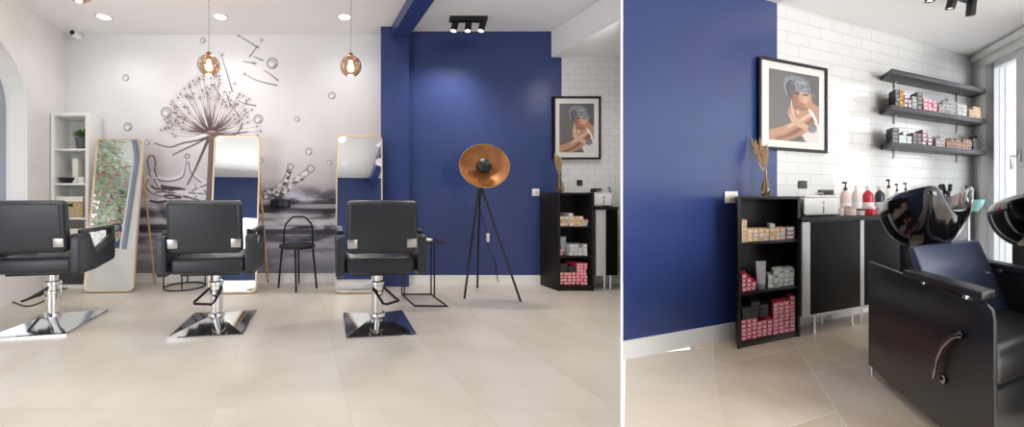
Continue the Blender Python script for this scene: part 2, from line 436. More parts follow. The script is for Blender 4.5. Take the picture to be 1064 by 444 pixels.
    for P in ([(248, 37), (258, 43), (267, 49)], [(267, 49), (264, 53), (259.5, 59)], [(263, 58.5), (273, 63)], [(253, 64), (265, 66)], [(254, 77), (268, 84), (288, 89)],
              [(274, 73), (282, 78), (289, 84)], [(230, 57), (234, 70), (237, 80), (241.5, 95)], [(222, 88), (229, 100)], [(235, 95), (240, 111)], [(248, 105), (255, 108), (266, 110)], [(240, 108), (248, 120)]):
        c.line(c.curve(P, 8), .45, dk, .8, .6, 1.3)
    for x, y in ((248, 37), (268, 49), (272, 42), (265, 66), (254, 77), (231, 57), (244, 87)): tuft(x, y, 3, .35)
    for x, y, r in ((131, 81, 3.4), (133, 132, 4.4), (211, 42, 3), (283, 66, 5.8), (268.5, 124, 4.8), (173, 117, 5.6), (345, 99.5, 3.8), (309, 124, 2.8), (321, 157.6, 3.6), (342.6, 169, 2.6), (153, 148, 3), (272, 167, 2.5)):
        c.ell(x, y, r, r, (206, 206, 212), .9, .2); c.ring(x, y, r*.92, r*.22, (136, 132, 140), .7)
        c.ell(x-r*.2, y+r*.2, r*.45, r*.4, (248, 248, 252), .9, .5); c.line([(x+r*.2, y+r*.75), (x+r*.7, y+r*.25)], r*.25, (80, 78, 86), .5)
    return c

def paint_portrait():
    c = Canvas(0, 1, 0, 1.5, 190); X, Y = c.X, c.Y
    c.A[:] = (98, 94, 92)
    c.ell(.2, .75, .7, .9, (116, 110, 106), .6, 1.0)
    skin, sh, hi = (192, 144, 114), (132, 86, 66), (232, 196, 172)
    def cap(P, w, w2, col, a=1, soft=.02): c.line(c.curve(P, 12), w, col, a, soft, w2)
    c.ell(.74, .98, .30, .42, skin, 1, .1)                 # torso and shoulder
    c.ell(.90, 1.25, .26, .34, (226, 220, 214), 1, .12)    # white top
    cap([(.72, .62), (.70, .78), (.72, .9)], .26, .36, (190, 146, 120))
    cap([(.93, .86), (.70, 1.08), (.40, 1.30), (.10, 1.40)], .40, .26, skin)   # near arm
    cap([(.90, .96), (.66, 1.17), (.38, 1.37), (.14, 1.47)], .07, .05, sh, .55, .06)
    cap([(.86, .84), (.62, 1.02), (.36, 1.2)], .05, .03, hi, .7, .06)
    cap([(.78, 1.20), (.50, 1.05), (.42, .86), (.48, .76)], .13, .09, (214, 174, 150))   # far forearm to hand
    for k, (x, y) in enumerate(((.40, .80), (.45, .77), (.50, .76), (.55, .77))):
        cap([(x+.01, y+.10), (x, y), (x+.03, y-.05)], .045, .035, hi if k % 2 else skin)
    cap([(.80, .78), (.92, .98), (.95, 1.2)], .05, .05, (238, 236, 234), .9)
    c.ell(.62, .50, .215, .27, skin, 1, .06, .12)          # face
    c.ell(.50, .56, .09, .18, sh, .6, .8); c.ell(.68, .52, .1, .13, hi, .7, .8); c.ell(.60, .76, .14, .05, sh, .6, .6)
    c.ell(.44, .54, .03, .06, sh, .9, .3)                  # ear
    for x, y in ((.54, .45), (.71, .46)):
        c.ell(x, y, .055, .022, (74, 56, 50), .95, .4); c.ell(x, y+.004, .018, .016, (30, 26, 26), 1, .3)
        c.line([(x-.06, y-.055), (x, y-.072), (x+.06, y-.055)], .018, (92, 72, 62), .9, .015)
    c.line([(.63, .47), (.645, .56), (.63, .59)], .02, sh, .6, .02)
    c.ell(.63, .665, .06, .022, (178, 84, 82), .95, .4, .05)
    hair, hd, hl = (136, 140, 146), (46, 46, 52), (206, 210, 218)
    c.ell(.55, .235, .27, .165, hair, 1, .12, .1)
    c.ell(.40, .36, .09, .15, hd, 1, .4, .15); c.ell(.82, .31, .07, .12, (104, 108, 118), 1, .4, -.2)
    for k in range(150):
        t = k/150; x0, y0 = .40+.1*rng.random(), .13+.12*rng.random()
        P = [(x0, y0), (.5+.16*t, .10+.06*rng.random()+.07*t), (.68+.17*t, .19+.10*t+.05*rng.random()), (.60+.28*t, .33+.09*t+.06*rng.random())]
        c.line(c.curve(P, 8), .010, (hd, hl, hair, hl, (100, 104, 114))[k % 5], .75, .010)
    for k in range(40):
        x = .37+rng.uniform(-.06, .10); c.line(c.curve([(x+.05, .18), (x-.02, .30), (x, .42), (x+.03, .50)], 6), .010, (hd, hl, hair, hd)[k % 4], .7, .010)
    for k in range(14):
        x = .80+rng.uniform(-.04, .05); c.line([(x-.03, .22), (x+.02, .32), (x, .42)], .010, (hd, hair)[k % 2], .6, .012)
    c.ell(.43, .68, .014, .07, (226, 226, 230), .9, .4)    # earring
    c.ell(.86, 1.18, .09, .10, (96, 96, 112), .8, .4, .5)  # dark blotch of the bracelets
    for k in range(12): c.line([(.78+k*.014, 1.10+k*.008), (.84+k*.012, 1.26-k*.004)], .012, (228, 226, 230) if k % 2 else (70, 66, 78), .7, .012)
    return c
PORTRAIT = paint_portrait()

# ------------------------------------------------------------------ room directions
SK = (308-CX)/F                                   # the left room's depth direction leans to the left
LD = (SK, 1.0)
LFR = ((1, 0), LD)
YW, YB = 4.356, 4.26                              # mural wall, blue wall
wl = math.hypot(1540-CX, F); U = ((1540-CX)/wl, F/wl)        # right room: along the tiled wall
vl = math.hypot(732-CX, F); V = ((732-CX)/vl, F/vl)          # right room: depth direction, along the window wall
RFR = (U, V)
O2 = fl(646, 373.6)                               # where the right room's blue wall starts
def rw(px, py=None, off=0.0):
    """right room: pixel -> (a, z) on the plane parallel to the tiled wall, 'off' in front of it"""
    bx, by = O2.x-off*V[0], O2.y-off*V[1]; r = (px-CX)/F
    a = (r*by-bx)/(U[0]-r*U[1]); Y = by+a*U[1]
    return a, (EYE-(py-CY)/F*Y if py is not None else 0)
def RP(a, b, z=0): return Vector((O2.x+a*U[0]+b*V[0], O2.y+a*U[1]+b*V[1], z))

# ------------------------------------------------------------------ setting, left room
LCX = at(69.5, 0, YW).x                            # corner of mural wall and left wall
def lw(s, out=0, z=0):                             # point on the left wall, s towards the viewer
    return Vector((LCX - SK*s - out, YW - s, z))
M['floor_l'] = tile_floor('large_beige_tile', srgb(202, 196, 188), srgb(190, 182, 171), srgb(180, 172, 161), (1, 0), LD, fl(149.4, 361.8)[:2], .611, .70, .005, .36, (2.2, .34, .68), .4)
M['floor_r'] = tile_floor('patchy_beige_tile', srgb(212, 199, 182), srgb(194, 174, 150), srgb(228, 221, 210), U, V, RP(*(0, 0))[:2], .82, .95, .007, .38, (2.2, .38, .66), .75, .5)
M['floor_g'] = tile_floor('greyed_tile', srgb(196, 189, 180), srgb(186, 178, 168), srgb(176, 168, 158), (1, 0), LD, (0, 0), .611, .70, .006, .34, (2.0, .3, .7), .4)
M['tile_l'] = subway('white_metro_tile_far', (1, 0), (.15, .075)); M['tile_r'] = subway('white_metro_tile_near', U, (.30, .088))

pl = (644.9-CX)/F; pr = (647.0-CX)/F
part_front, part_back = 1.15, 4.6
structure('wall_middle', MB().prism([(pl*part_front, part_front), (pr*part_front, part_front), (pr*part_back-.003, part_back), (pl*part_back+.003, part_back)], 'z', 0, CEIL+.1), mat('partition_white', srgb(250, 250, 250), .6))
ga, gb = fl(582.5, 305.6), fl(645, 335.4)
Lfloor = [(-7, -3.2), (2.6, -3.2), (.06, .1), (pl*part_front, part_front), (gb.x, gb.y), (ga.x, ga.y), (ga.x-.06, 4.5), (-7, 4.5)]
structure('floor', MB().prism(Lfloor, 'z', -.1, 0), M['floor_l'], flat=True)
structure('floor_far_corner', MB().prism([(gb.x, gb.y), (pl*part_back, part_back), (ga.x-.06, 4.5), (ga.x, ga.y)], 'z', -.1, 0), M['floor_g'], flat=True)
structure('ceiling', MB().prism([(-7, -3.2), (2.6, -3.2), (.06, .1), (pl*part_back, part_back), (-7, 4.6)], 'z', CEIL, CEIL+.1), M['ceiling'], flat=True)
structure('wall_back', MB().box(LCX-.3, -.02, YW, YW+.12, 0, CEIL), M['plaster'], flat=True)
structure('wall_back_blue', MB().box(-.02, at(583.6, 0, YB).x, YB, YB+.2, 0, CEIL), M['blue'], flat=True)
structure('wall_back_tiled', MB().box(at(583.6, 0, YB).x, pl*YB+.04, YB, YB+.2, 0, CEIL), M['tile_l'], flat=True)
structure('trim_added_rear_beam', MB().prism([(.25, 1.6), (.42, 1.6), (.20, -2.8), (.03, -2.8)], 'z', 2.6, CEIL-.002), M['blue'], flat=True)  # extra beam added behind the viewer for the right mirror to reflect
structure('wall_rear', MB().box(-7, 2.5, -3.0, -2.8, 0, CEIL), M['blue'], flat=True)

# left wall with an arched window
def arch(r, zs, s0, n=16, zb=.55):
    c = s0+r; pts = [(s0, zb)]
    pts += [(c-r*math.cos(PI*i/n), zs+r*math.sin(PI*i/n)) for i in range(n+1)]
    return pts+[(s0+2*r, zb)]
AR = arch(.60, 1.80, .64, 24)
smax = 2.6
mb = MB()
def wl_pts(poly, out): return [tuple(lw(s, out, z)) for s, z in poly]
# front skin around the opening (strips), reveal
up = [(s, CEIL) for s, z in AR[1:-1]]
for out in (0, .30):
    mb.add(wl_pts([(0, 0), (AR[0][0], 0), (AR[0][0], CEIL), (0, CEIL)], out), [(0, 1, 2, 3)])
    mb.add(wl_pts([(AR[-1][0], 0), (smax, 0), (smax, CEIL), (AR[-1][0], CEIL)], out), [(0, 1, 2, 3)])
    mb.add(wl_pts([(AR[0][0], 0), (AR[-1][0], 0), (AR[-1][0], AR[-1][1]), (AR[0][0], AR[0][1])], out), [(0, 1, 2, 3)])
    for i in range(1, len(AR)-2):
        (sa, za), (sb, zb) = AR[i], AR[i+1]
        mb.add(wl_pts([(sa, za), (sb, zb), (sb, CEIL), (sa, CEIL)], out), [(0, 1, 2, 3)])
mb.add([lw(smax, 0, 0), lw(smax, .3, 0), lw(smax, .3, CEIL), lw(smax, 0, CEIL)], [(0, 1, 2, 3)])
mb.cur = 1
for i in range(len(AR)):
    j = (i+1) % len(AR)
    mb.add([lw(AR[i][0], 0, AR[i][1]), lw(AR[j][0], 0, AR[j][1]), lw(AR[j][0], .3, AR[j][1]), lw(AR[i][0], .3, AR[i][1])], [(0, 1, 2, 3)])
structure('wall_left', mb, [M['plaster'], M['white']], flat=True)
w1 = tag(bpy.data.objects.new('window_1', None), kind='structure'); COL.objects.link(w1)
mb = MB(); mb.tube([lw(s, .24, z) for s, z in AR], .035, 8, closed=True)

mb.build('window_frame', mat('grey_window_frame', srgb(150, 156, 172), .5), w1)
mb = MB(); mb.add([lw(s, .245, z) for s, z in AR], [tuple(range(len(AR)))]); mb.build('pane', M['glass'], w1)

# blue column and beam, white soffit
bx0, bx1 = at(403, 0, 4.14).x, at(425, 0, 4.14).x
structure('trim_column', MB().box(-.045, bx1, 4.14, YW, 0, CEIL), M['blue'], flat=True)
zb = at(406.6, 39, 4.14).z
b0 = at(406.6, 0, 4.14).x
L_ = 6.8
structure('trim_blue_beam', MB().prism([(b0, 4.14), (bx1-.01, 4.14), (bx1-.01-SK*L_, 4.14-L_), (b0-SK*L_, 4.14-L_)], 'z', zb, CEIL-.002), M['blue'], flat=True)
sx0 = at(572.8, 0, YB).x; sz = at(0, 59.7, YB).z
sye = (sx0-SK*YB)/(pl-SK); sxe = pl*sye
structure('trim_soffit', MB().prism([(sx0, YB-.003), (pl*YB-.003, YB-.003), (sxe-.003, sye)], 'z', sz, CEIL-.002), M['ceiling'], flat=True)
structure('baseboard_back', MB().box(-3.1, -.045, YW-.015, YW, 0, .10), M['white'])
structure('baseboard_back_blue', MB().box(bx1, at(572, 0, YB).x, YB-.015, YB, 0, .10), M['white'])

# the mural
mural = paint_mural()
k_ = YW/F
o = mural.mesh('wall_mural', lambda x, y: np.stack([(x-CX)*k_, np.full_like(x, YW-.003), EYE-(y-CY)*k_], 1), M['mural'])
tag(o, 'wallpaper mural of a dandelion head over splashing grey water', 'mural')

# ------------------------------------------------------------------ left room, lights
def downlight(px, py, label):
    Y = (CEIL-EYE)*F/(CY-py); x = (px-CX)/F*Y
    t = thing('ceiling_downlight', label, 'ceiling light', (x, Y, CEIL), group='recessed ceiling lights')
    MB().lathe([(.056, -.001), (.056, -.010), (.066, -.012), (.078, -.006), (.078, -.0005)], n=28).build('trim_ring', M['white'], t)
    MB().lathe([(.0001, -.004), (.056, -.004)], n=28).build('diffuser', M['spot'], t)
    return t
downlight(108, 17, 'round recessed ceiling light near the left wall corner, leftmost')
downlight(229, 17, 'round recessed ceiling light behind the pendant over the dandelion, middle one')
downlight(358, 17, 'round recessed ceiling light nearest the blue beam, rightmost of three')

def pendant(px, py, Y, label):
    p = at(px, py, Y); t = thing('pendant_lamp', label, 'pendant lamp', p, group='glass globe pendants')
    r = .092
    prof = [(max(r*math.sin(PI*i/20), 1e-4), r*math.cos(PI*i/20)) for i in range(2, 21)]
    MB().lathe(prof, n=32, cap=False).build('glass_globe', M['amber_glass'], t)
    MB().lathe([(.02, .05), (.024, .075), (.022, .10), (.012, .115), (.004, .12)], n=16).build('cap', M['bronze'], t)
    MB().lathe([(.012, .05), (.013, .03), (.026, .0), (.030, -.02), (.022, -.042), (.0005, -.05)], n=16).build('bulb', M['bulb'], t)
    MB().tube([(0, 0, .11), (0, 0, CEIL-p.z)], .003, 6).build('cord', mat('clear_cord', srgb(176, 172, 168), .5), t)
    MB().lathe([(.045, CEIL-p.z), (.045, CEIL-p.z-.02), (.01, CEIL-p.z-.03)], n=20).build('ceiling_rose', M['white'], t)
    l = bpy.data.lights.new('pendant_light', 'POINT'); l.energy = 6; l.color = (1, .9, .78); l.shadow_soft_size = .05
    lo = bpy.data.objects.new('pendant_light', l); COL.objects.link(lo); lo.location = p + Vector((0, 0, -.1))
pendant(217, 68, 3.3, 'smoked glass globe pendant hanging over the dandelion head')
pendant(364.5, 69, 3.3, 'smoked glass globe pendant hanging left of the blue column')
pendant(82, -9.6, 3.0, 'glass globe pendant cut off by the top edge, above the white shelf unit')

# security camera
p = at(79, 31, 4.22); p.z = CEIL
t = thing('security_camera', 'small white security camera in the ceiling corner above the mural', 'camera', p)
MB().lathe([(.045, 0), (.045, -.012), (.02, -.02), (.012, -.03), (.012, -.045)], n=20).build('mount', M['white'], t)
Rx = Matrix.Rotation(math.radians(80), 3, 'X')
MB().lathe([(.0005, -.05), (.03, -.045), (.034, 0), (.034, .045), (.03, .05)], (0, 0, -.06), 20, Rx).build('housing', M['white'], t)
MB().lathe([(.026, .046), (.026, .056), (.016, .06), (.0005, .058)], (0, 0, -.06), 20, Rx).build('lens', M['plastic_black'], t)

def spot_bar(loc, heads, label, aims, ux=(1, 0), watt=30, k=1.0):
    t = thing('spotlight_bar', label, 'spotlight bar', loc)
    n = len(heads); a0, a1 = heads[0]-.05, heads[-1]+.05
    MB((ux, (-ux[1], ux[0]))).box(a0, a1, -.035, .035, -.045, 0).build('bar', M['black_metal'], t, bevel=.004)
    for h, aim in zip(heads, aims):
        c = Vector((h*ux[0], h*ux[1], -.045)); a = Vector(aim).normalized()
        q = Vector((0, 0, 1)).rotation_difference(a).to_matrix()
        hc = c+Vector((0, 0, -.055))
        hd = MB(); hd.lathe([(.0005, -.055), (.032*k, -.055), (.034*k, -.05), (.034*k, .05), (.030*k, .05), (.028*k, .038)], hc, 20, q)
        hd.tube([c, c+Vector((0, 0, -.05))], .008, 8)
        h_ = hd.build('spot_head', M['black_metal'], t)
        MB().lathe([(.0005, .0), (.028*k, .0)], hc+a*.041, 18, q).build('spot_lamp', M['spotw'], h_)
        l = bpy.data.lights.new('spot_beam', 'SPOT'); l.energy = watt; l.color = (1, .90, .78); l.spot_size = math.radians(125); l.spot_blend = .8; l.shadow_soft_size = .03
        lo = bpy.data.objects.new('spot_beam', l); COL.objects.link(lo); lo.location = Vector(loc)+hc+a*.06
        lo.rotation_euler = Vector((0, 0, -1)).rotation_difference(a).to_euler()
    return t
yl = 3.92
spot_bar(((486.5-CX)/F*yl, yl, CEIL), (-.14, 0, .14), 'black ceiling bar with three spotlights in front of the blue wall', ((-.25, -.12, -1), (-.15, -.14, -1), (-.3, -.12, -1)))

# ------------------------------------------------------------------ barber chairs
def barber_chair(label):
    t = thing('barber_chair', label, 'barber chair', group='black hydraulic salon chairs in a row')
    hw, hd = .248, .287
    # pyramid foot plate
    mb = MB()
    ring = lambda w, d, z: [(-w, -d, z), (w, -d, z), (w, d, z), (-w, d, z)]
    vs = ring(hw, hd, 0)+ring(hw, hd, .013)+ring(hw-.008, hd-.008, .018)+ring(.052, .056, .072)
    fs = [(3, 2, 1, 0)]
    for k in range(3):
        for i in range(4): fs.append((k*4+i, k*4+(i+1) % 4, k*4+4+(i+1) % 4, k*4+4+i))
    fs.append((12, 13, 14, 15)); mb.add(vs, fs); mb.build('foot_plate', M['chrome'], t, ang=8)
    mb = MB(); mb.lathe([(.062, .066), (.058, .095), (.046, .10), (.046, .235), (.050, .24), (.050, .262), (.046, .266), (.046, .30), (.052, .305), (.052, .33), (.030, .335), (.030, .415)], n=28)
    mb.build('hydraulic_column', M['chrome'], t)
    mb = MB(); mb.tube([(.045, 0, .29), (.07, -.12, .215), (.072, -.16, .20), (-.06, -.17, .20), (-.078, -.15, .205), (-.045, 0, .285)], .0095, 8)
    mb.build('pump_pedal', M['black_metal'], t)
    MB().box(-.20, .20, -.17, .2, .405, .43).build('seat_bracket', M['black_metal'], t, bevel=.004)
    # seat
    MB().box(-.255, .255, -.235, .27, .425, .545).build('seat', M['leather'], t, bevel=.035, seg=4)
    # backrest, slightly raked
    b = MB().box(-.246, .246, -.045, .045, 0, .368)
    bk = b.build('backrest', M['leather'], t, bevel=.035, seg=5); bk.location = (0, -.245, .582); bk.rotation_euler = (math.radians(7), 0, 0)
    mb = MB(); R = [(-.205, -.047, .04), (.205, -.047, .04), (.205, -.047, .345), (-.205, -.047, .345)]
    # arms
    prof = [(-.275, .44), (-.275, .68), (-.255, .705), (-.15, .712), (-.125, .695), (-.045, .55), (-.02, .55), (.20, .645), (.235, .648), (.245, .635), (.245, .475), (.225, .455), (-.05, .422), (-.255, .420)]
    for s in (-1, 1):
        x0, x1 = (.258, .318) if s > 0 else (-.318, -.258)
        a = MB().prism(prof, 'x', x0, x1).build('armrest', M['leather'], t, bevel=.014, seg=3)
        xm = (x0+x1)/2
        mb = MB().box(xm-.026, xm+.026, -.19, .25, .705, .735); mb.box(xm-.026, xm+.026, .205, .25, .638, .72)
        mb.build('arm_pad', M['leather'], a, bevel=.009, seg=3)
        xi = x0 if s > 0 else x1
        MB().tube([(xm, -.035, .56), (xm, .20, .662)], .007, 8).build('arm_trim', M['chrome'], a)
        bb = MB().box(-.033, .033, -.003, .004, -.031, .031)
        br = bb.build('bracket', M['satin'], t, bevel=.004); br.location = (s*.205, -.300, .652); br.rotation_euler = (math.radians(7), 0, 0)
    return t
yaw = math.radians(11)
c1 = barber_chair('black salon chair at the far left, its right armrest seen in profile')
c1.location = ((55-CX)/F*2.93, 2.93, 0); c1.rotation_euler = (0, 0, yaw)
c2 = dup(c1, ((225-CX)/F*2.93, 2.93, 0), math.radians(9), 'black salon chair in front of the middle mirror, its back to the viewer')
c3 = dup(c1, ((392-CX)/F*2.93, 2.93, 0), math.radians(8), 'black salon chair between the right mirror and the wire side table')
for c, rz in ((c1, -95), (c2, -20), (c3, 35)):
    for ch in c.children:
        if ch.name.startswith('pump_pedal'): ch.rotation_euler = (0, 0, math.radians(rz))

# cables on the floor by the first chair
for i, (P, lab) in enumerate((([fl(96, 296), fl(75, 299), fl(58, 303), fl(44, 300), fl(70, 296), fl(88, 294)], 'thin black cable looped on the floor beside the left salon chair'),
                              ([fl(92, 293), fl(80, 295), fl(66, 300), fl(50, 311), fl(30, 319), fl(12, 314)], 'thin black cable running along the floor behind the left chair pedestal'))):
    q = [Vector((p.x, p.y, .006)) for p in P]; pts = []
    cv = Canvas(0, 1, 0, 1, 2).curve([(p.x, p.y) for p in q], 10)
    one('power_cable', MB().tube([(x, y, .006) for x, y in cv], .006, 6), M['plastic_black'], lab, 'cable')

# ------------------------------------------------------------------ leaning mirrors
def rrect(w, h, r, n=5):
    pts = []
    for cx, cy, a0 in ((w/2-r, r, -90), (w/2-r, h-r, 0), (-w/2+r, h-r, 90), (-w/2+r, r, 180)):
        for i in range(n+1):
            a = math.radians(a0+90*i/n); pts.append((cx+r*math.cos(a), cy+r*math.sin(a)))
    return pts
def lean_mirror(px, py, w, label, rz, tilt, h=1.60):
    p = fl(px, py); t = thing('leaning_mirror', label, 'mirror', p, math.radians(rz), 'tall gold framed mirrors leaning at the mural')
    def tl(q): return (q[0], q[1]*math.cos(tilt)+q[2]*math.sin(tilt), -q[1]*math.sin(tilt)+q[2]*math.cos(tilt)+.012)
    O_ = rrect(w, h, .055); I_ = rrect(w-.026, h-.026, .044); I_ = [(x, y+.013) for x, y in I_]
    n = len(O_); vs = []
    for ring, y in ((O_, -.012), (I_, -.012), (I_, .014), (O_, .014)): vs += [tl((x, y, z)) for x, z in ring]
    fs = [(k*n+i, k*n+(i+1) % n, ((k+1) % 4)*n+(i+1) % n, ((k+1) % 4)*n+i) for k in range(4) for i in range(n)]
    MB().add(vs, fs).build('frame', M['gold'], t)
    MB().add([tl((x, -.003, z)) for x, z in I_]+[tl((x, .010, z)) for x, z in I_], [tuple(range(n)), tuple(range(n, 2*n))[::-1]]+[(i, (i+1) % n, n+(i+1) % n, n+i) for i in range(n)]).build('mirror_glass', M['mirror'], t, flat=True)
    MB().add([tl((x, .0101, z)) for x, z in I_]+[tl((x, .013, z)) for x, z in I_], [tuple(range(n)), tuple(range(n, 2*n))[::-1]]+[(i, (i+1) % n, n+(i+1) % n, n+i) for i in range(n)]).build('back_board', M['light_wood'], t, flat=True)
    yb = h*math.sin(tilt)
    top = Vector(tl((0, .02, h*.93)))
    for s in (-1, 1):
        MB().tube([(s*(w/2-.04), top.y, top.z), (s*(w/2-.0), min(.50, YW-.02-p.y-.06), .012)], .011, 8).build('prop_leg', M['light_wood'], t)
    return t
TL = math.radians(5.5)
lean_mirror(113, 304.5, .485, 'gold framed mirror beside the white shelf unit, reflecting the arched window', 3.2, math.radians(7), 1.585)
lean_mirror(241.5, 305.5, .475, 'gold framed mirror behind the middle salon chair', 2, TL, 1.60)
lean_mirror(373, 305.5, .475, 'gold framed mirror beside the blue column, reflecting a blue ceiling beam', 2, TL, 1.60)

# ------------------------------------------------------------------ white shelf unit and its contents
yf = 4.05; xr = at(92, 0, yf).x; xl = at(52.5, 0, yf).x; W = xr-xl; dep = YW-.02-yf; H = 1.856
ush = thing('shelf_unit', 'tall white open cube shelf unit against the left wall', 'shelf unit', (xl, yf, 0))
tk = .036; cell = (H-tk)/5
mb = MB(LFR).box(0, tk, 0, dep, 0, H).build('side_panel', M['white'], ush, bevel=.002); MB(LFR).box(W-tk, W, 0, dep, 0, H).build('side_panel', M['white'], ush, bevel=.002)
for k in range(6): MB(LFR).box(tk, W-tk, 0.001, dep, k*cell, k*cell+(tk if k in (0, 5) else .02)).build('shelf', M['white'], ush, bevel=.002)
MB(LFR).box(tk, W-tk, dep-.006, dep, tk, H-tk).build('back_panel', M['white'], ush)
def us(x, y, k): return Vector((xl+x+SK*y, yf+y, k*cell+(tk if k == 0 else .02)))
t = thing('potted_plant', 'bushy green plant in a slate grey pot on the top shelf', 'potted plant', us(.25, .16, 4))
MB().lathe([(.052, 0), (.068, .12), (.070, .135), (.062, .135), (.058, .11), (.0005, .11)], n=24).build('pot', M['pot'], t)
lf = MB()
for k in range(170):
    a = random.uniform(0, 2*PI); e = random.uniform(-.1, 1.3); r = random.uniform(.01, .09)
    lf.leaf((math.cos(a)*r*.7, math.sin(a)*r*.7, .12+random.uniform(0, .07)), (math.cos(a)*math.cos(e), math.sin(a)*math.cos(e), math.sin(e)*.8), random.uniform(.03, .055), .028)
lf.build('foliage', M['leaf'], t)
one('folder', MB(LFR).box(-.03, .03, -.09, .09, 0, .27), M['paper'], 'white upright folder in the second cell of the white unit', 'folder', us(.205, .18, 3), bevel=.003)
t = one('bowl', MB().lathe([(.03, 0), (.06, .015), (.085, .06), (.08, .062), (.055, .02), (.0005, .012)], n=24), M['plastic_black'], 'black bowl beside the upright folder in the white unit', 'bowl', us(.125, .10, 3))
one('cup', MB().lathe([(.028, 0), (.034, .07), (.030, .07), (.026, .008), (.0005, .006)], n=20), M['plastic_white'], 'small white cup right of the upright folder', 'cup', us(.28, .08, 3))
one('picture_card', MB().prism([(-.0, 0), (.05, 0), (.075, .17), (.06, .17)], 'y', -.02, .0), M['paper'], 'pale card leaning at the right end of the second cell', 'card', us(.275, .22, 3))
def basket(loc, hh, lab):
    t = thing('basket', lab, 'basket', loc, group='wicker baskets in the white shelf unit')
    w0, w1 = .12, .135
    vs = [(-w0, -.115, 0), (w0, -.115, 0), (w0, .105, 0), (-w0, .105, 0), (-w1, -.125, hh), (w1, -.125, hh), (w1, .115, hh), (-w1, .115, hh)]
    vs += [(x*.93, y*.93, hh) for x, y, z in vs[4:8]]+[(x*.9, y*.9, .01) for x, y, z in vs[0:4]]
    fs = [(3, 2, 1, 0)]+[(k*4+i, k*4+(i+1) % 4, k*4+4+(i+1) % 4, k*4+4+i) for k in range(3) for i in range(4)]+[(12, 13, 14, 15)]
    MB().add(vs, fs).build('basket_body', M['wicker'], t, bevel=.006)
    mb = MB(); P = [(-w1-.004, -.13, hh), (w1+.004, -.13, hh), (w1+.004, .118, hh), (-w1-.004, .118, hh)]
    mb.tube(P, .009, 8, closed=True); mb.box(-w1-.006, w1+.006, -.133, -.126, hh-.045, hh); mb.build('liner', M['paper'], t)
    MB().box(-.03, .03, -.128, -.118, hh*.55, hh*.68).build('handle_hole', M['plastic_black'], t)
    return t
basket(us(.215, .15, 2), .215, 'wicker basket with white liner in the third cell of the white unit')
basket(us(.205, .15, 1), .24, 'wicker basket with dark handle slot below the lined basket')
one('storage_box', MB(LFR).box(-.13, .13, -.11, .12, 0, .25), M['shelf_dark'], 'dark storage box in the lowest cell of the white unit', 'box', us(.20, .15, 0), bevel=.004)

# ------------------------------------------------------------------ cafe chair, side tables, tripod lamp
p = Vector(((309-CX)/F*4.05, 4.05, 0))
t = thing('cafe_chair', 'black metal chair with hoop back against the mural', 'chair', p)
MB().lathe([(.0005, .432), (.172, .432), (.186, .44), (.188, .462), (.176, .470), (.0005, .474)], n=36).build('seat', M['plastic_black'], t)
for x, y, tx, ty in ((-.205, .02, -.16, 0), (.205, -.01, .16, 0), (-.035, .225, -.02, .14), (.03, -.19, .01, -.14)):
    MB().tube([(tx, ty, .44), (x, y, .008)], .011, 8).build('leg', M['black_metal'], t)
hp = [(-.155, .03, .45), (-.15, .05, .62), (-.135, .06, .68), (-.075, .065, .745), (-.05, .066, .755), (.05, .066, .755), (.075, .065, .745), (.135, .06, .68), (.15, .05, .62), (.155, .03, .45)]
MB().tube(hp, .010, 8).build('back_hoop', M['black_metal'], t)

q = [fl(417.5, 307), fl(431, 319), fl(465, 319.5), fl(448, 307)]
base = (q[0]+q[2])/2
t = thing('side_table', 'black wire frame side table right of the right salon chair', 'side table', base)
loc = [v-base for v in q]; HT = .555
mb = MB(); mb.tube([(v.x, v.y, .009) for v in loc], .008, 6, closed=True); mb.build('base_frame', M['black_metal'], t)
for v, n in ((loc[0], 0), (loc[3], 0), (loc[0].lerp(loc[1], .22), 0), (loc[3].lerp(loc[2], .22), 0)):
    MB().tube([(v.x, v.y, .01), (v.x, v.y, HT)], .0075, 6).build('leg', M['black_metal'], t)
mb = MB(); P = [(v.x, v.y) for v in loc]; mb.prism(P, 'z', HT, HT+.014); mb.build('table_top', M['black_metal'], t, bevel=.003)
cm = (loc[0]+loc[1]+loc[2]+loc[3])/4
for k in range(2):
    one('magazine', MB().box(-.075, .075, -.10, .10, 0, .006), M['paper'], ('magazine lying directly on the wire side table', 'pale magazine lying on top of the other magazine')[k], 'magazine', base+cm+Vector((-.02-.012*k, .0, HT+.0145+.0065*k)), rotz=.2+.3*k)

p = fl(192, 298.5)
t = thing('side_table', 'black round side table behind the middle salon chair', 'side table', p)
MB().tube([(.2*math.cos(2*PI*k/32), .2*math.sin(2*PI*k/32), .009) for k in range(32)], .008, 6, closed=True).build('base_ring', M['black_metal'], t)
for a in (200, 290, 20, 110):
    x, y = .2*math.cos(math.radians(a)), .2*math.sin(math.radians(a))
    MB().tube([(x, y, .01), (x, y, .46)], .0075, 6).build('leg', M['black_metal'], t)
MB().lathe([(.0005, .458), (.205, .458), (.21, .462), (.21, .474), (.205, .478), (.0005, .478)], n=36).build('table_top', M['black_metal'], t)

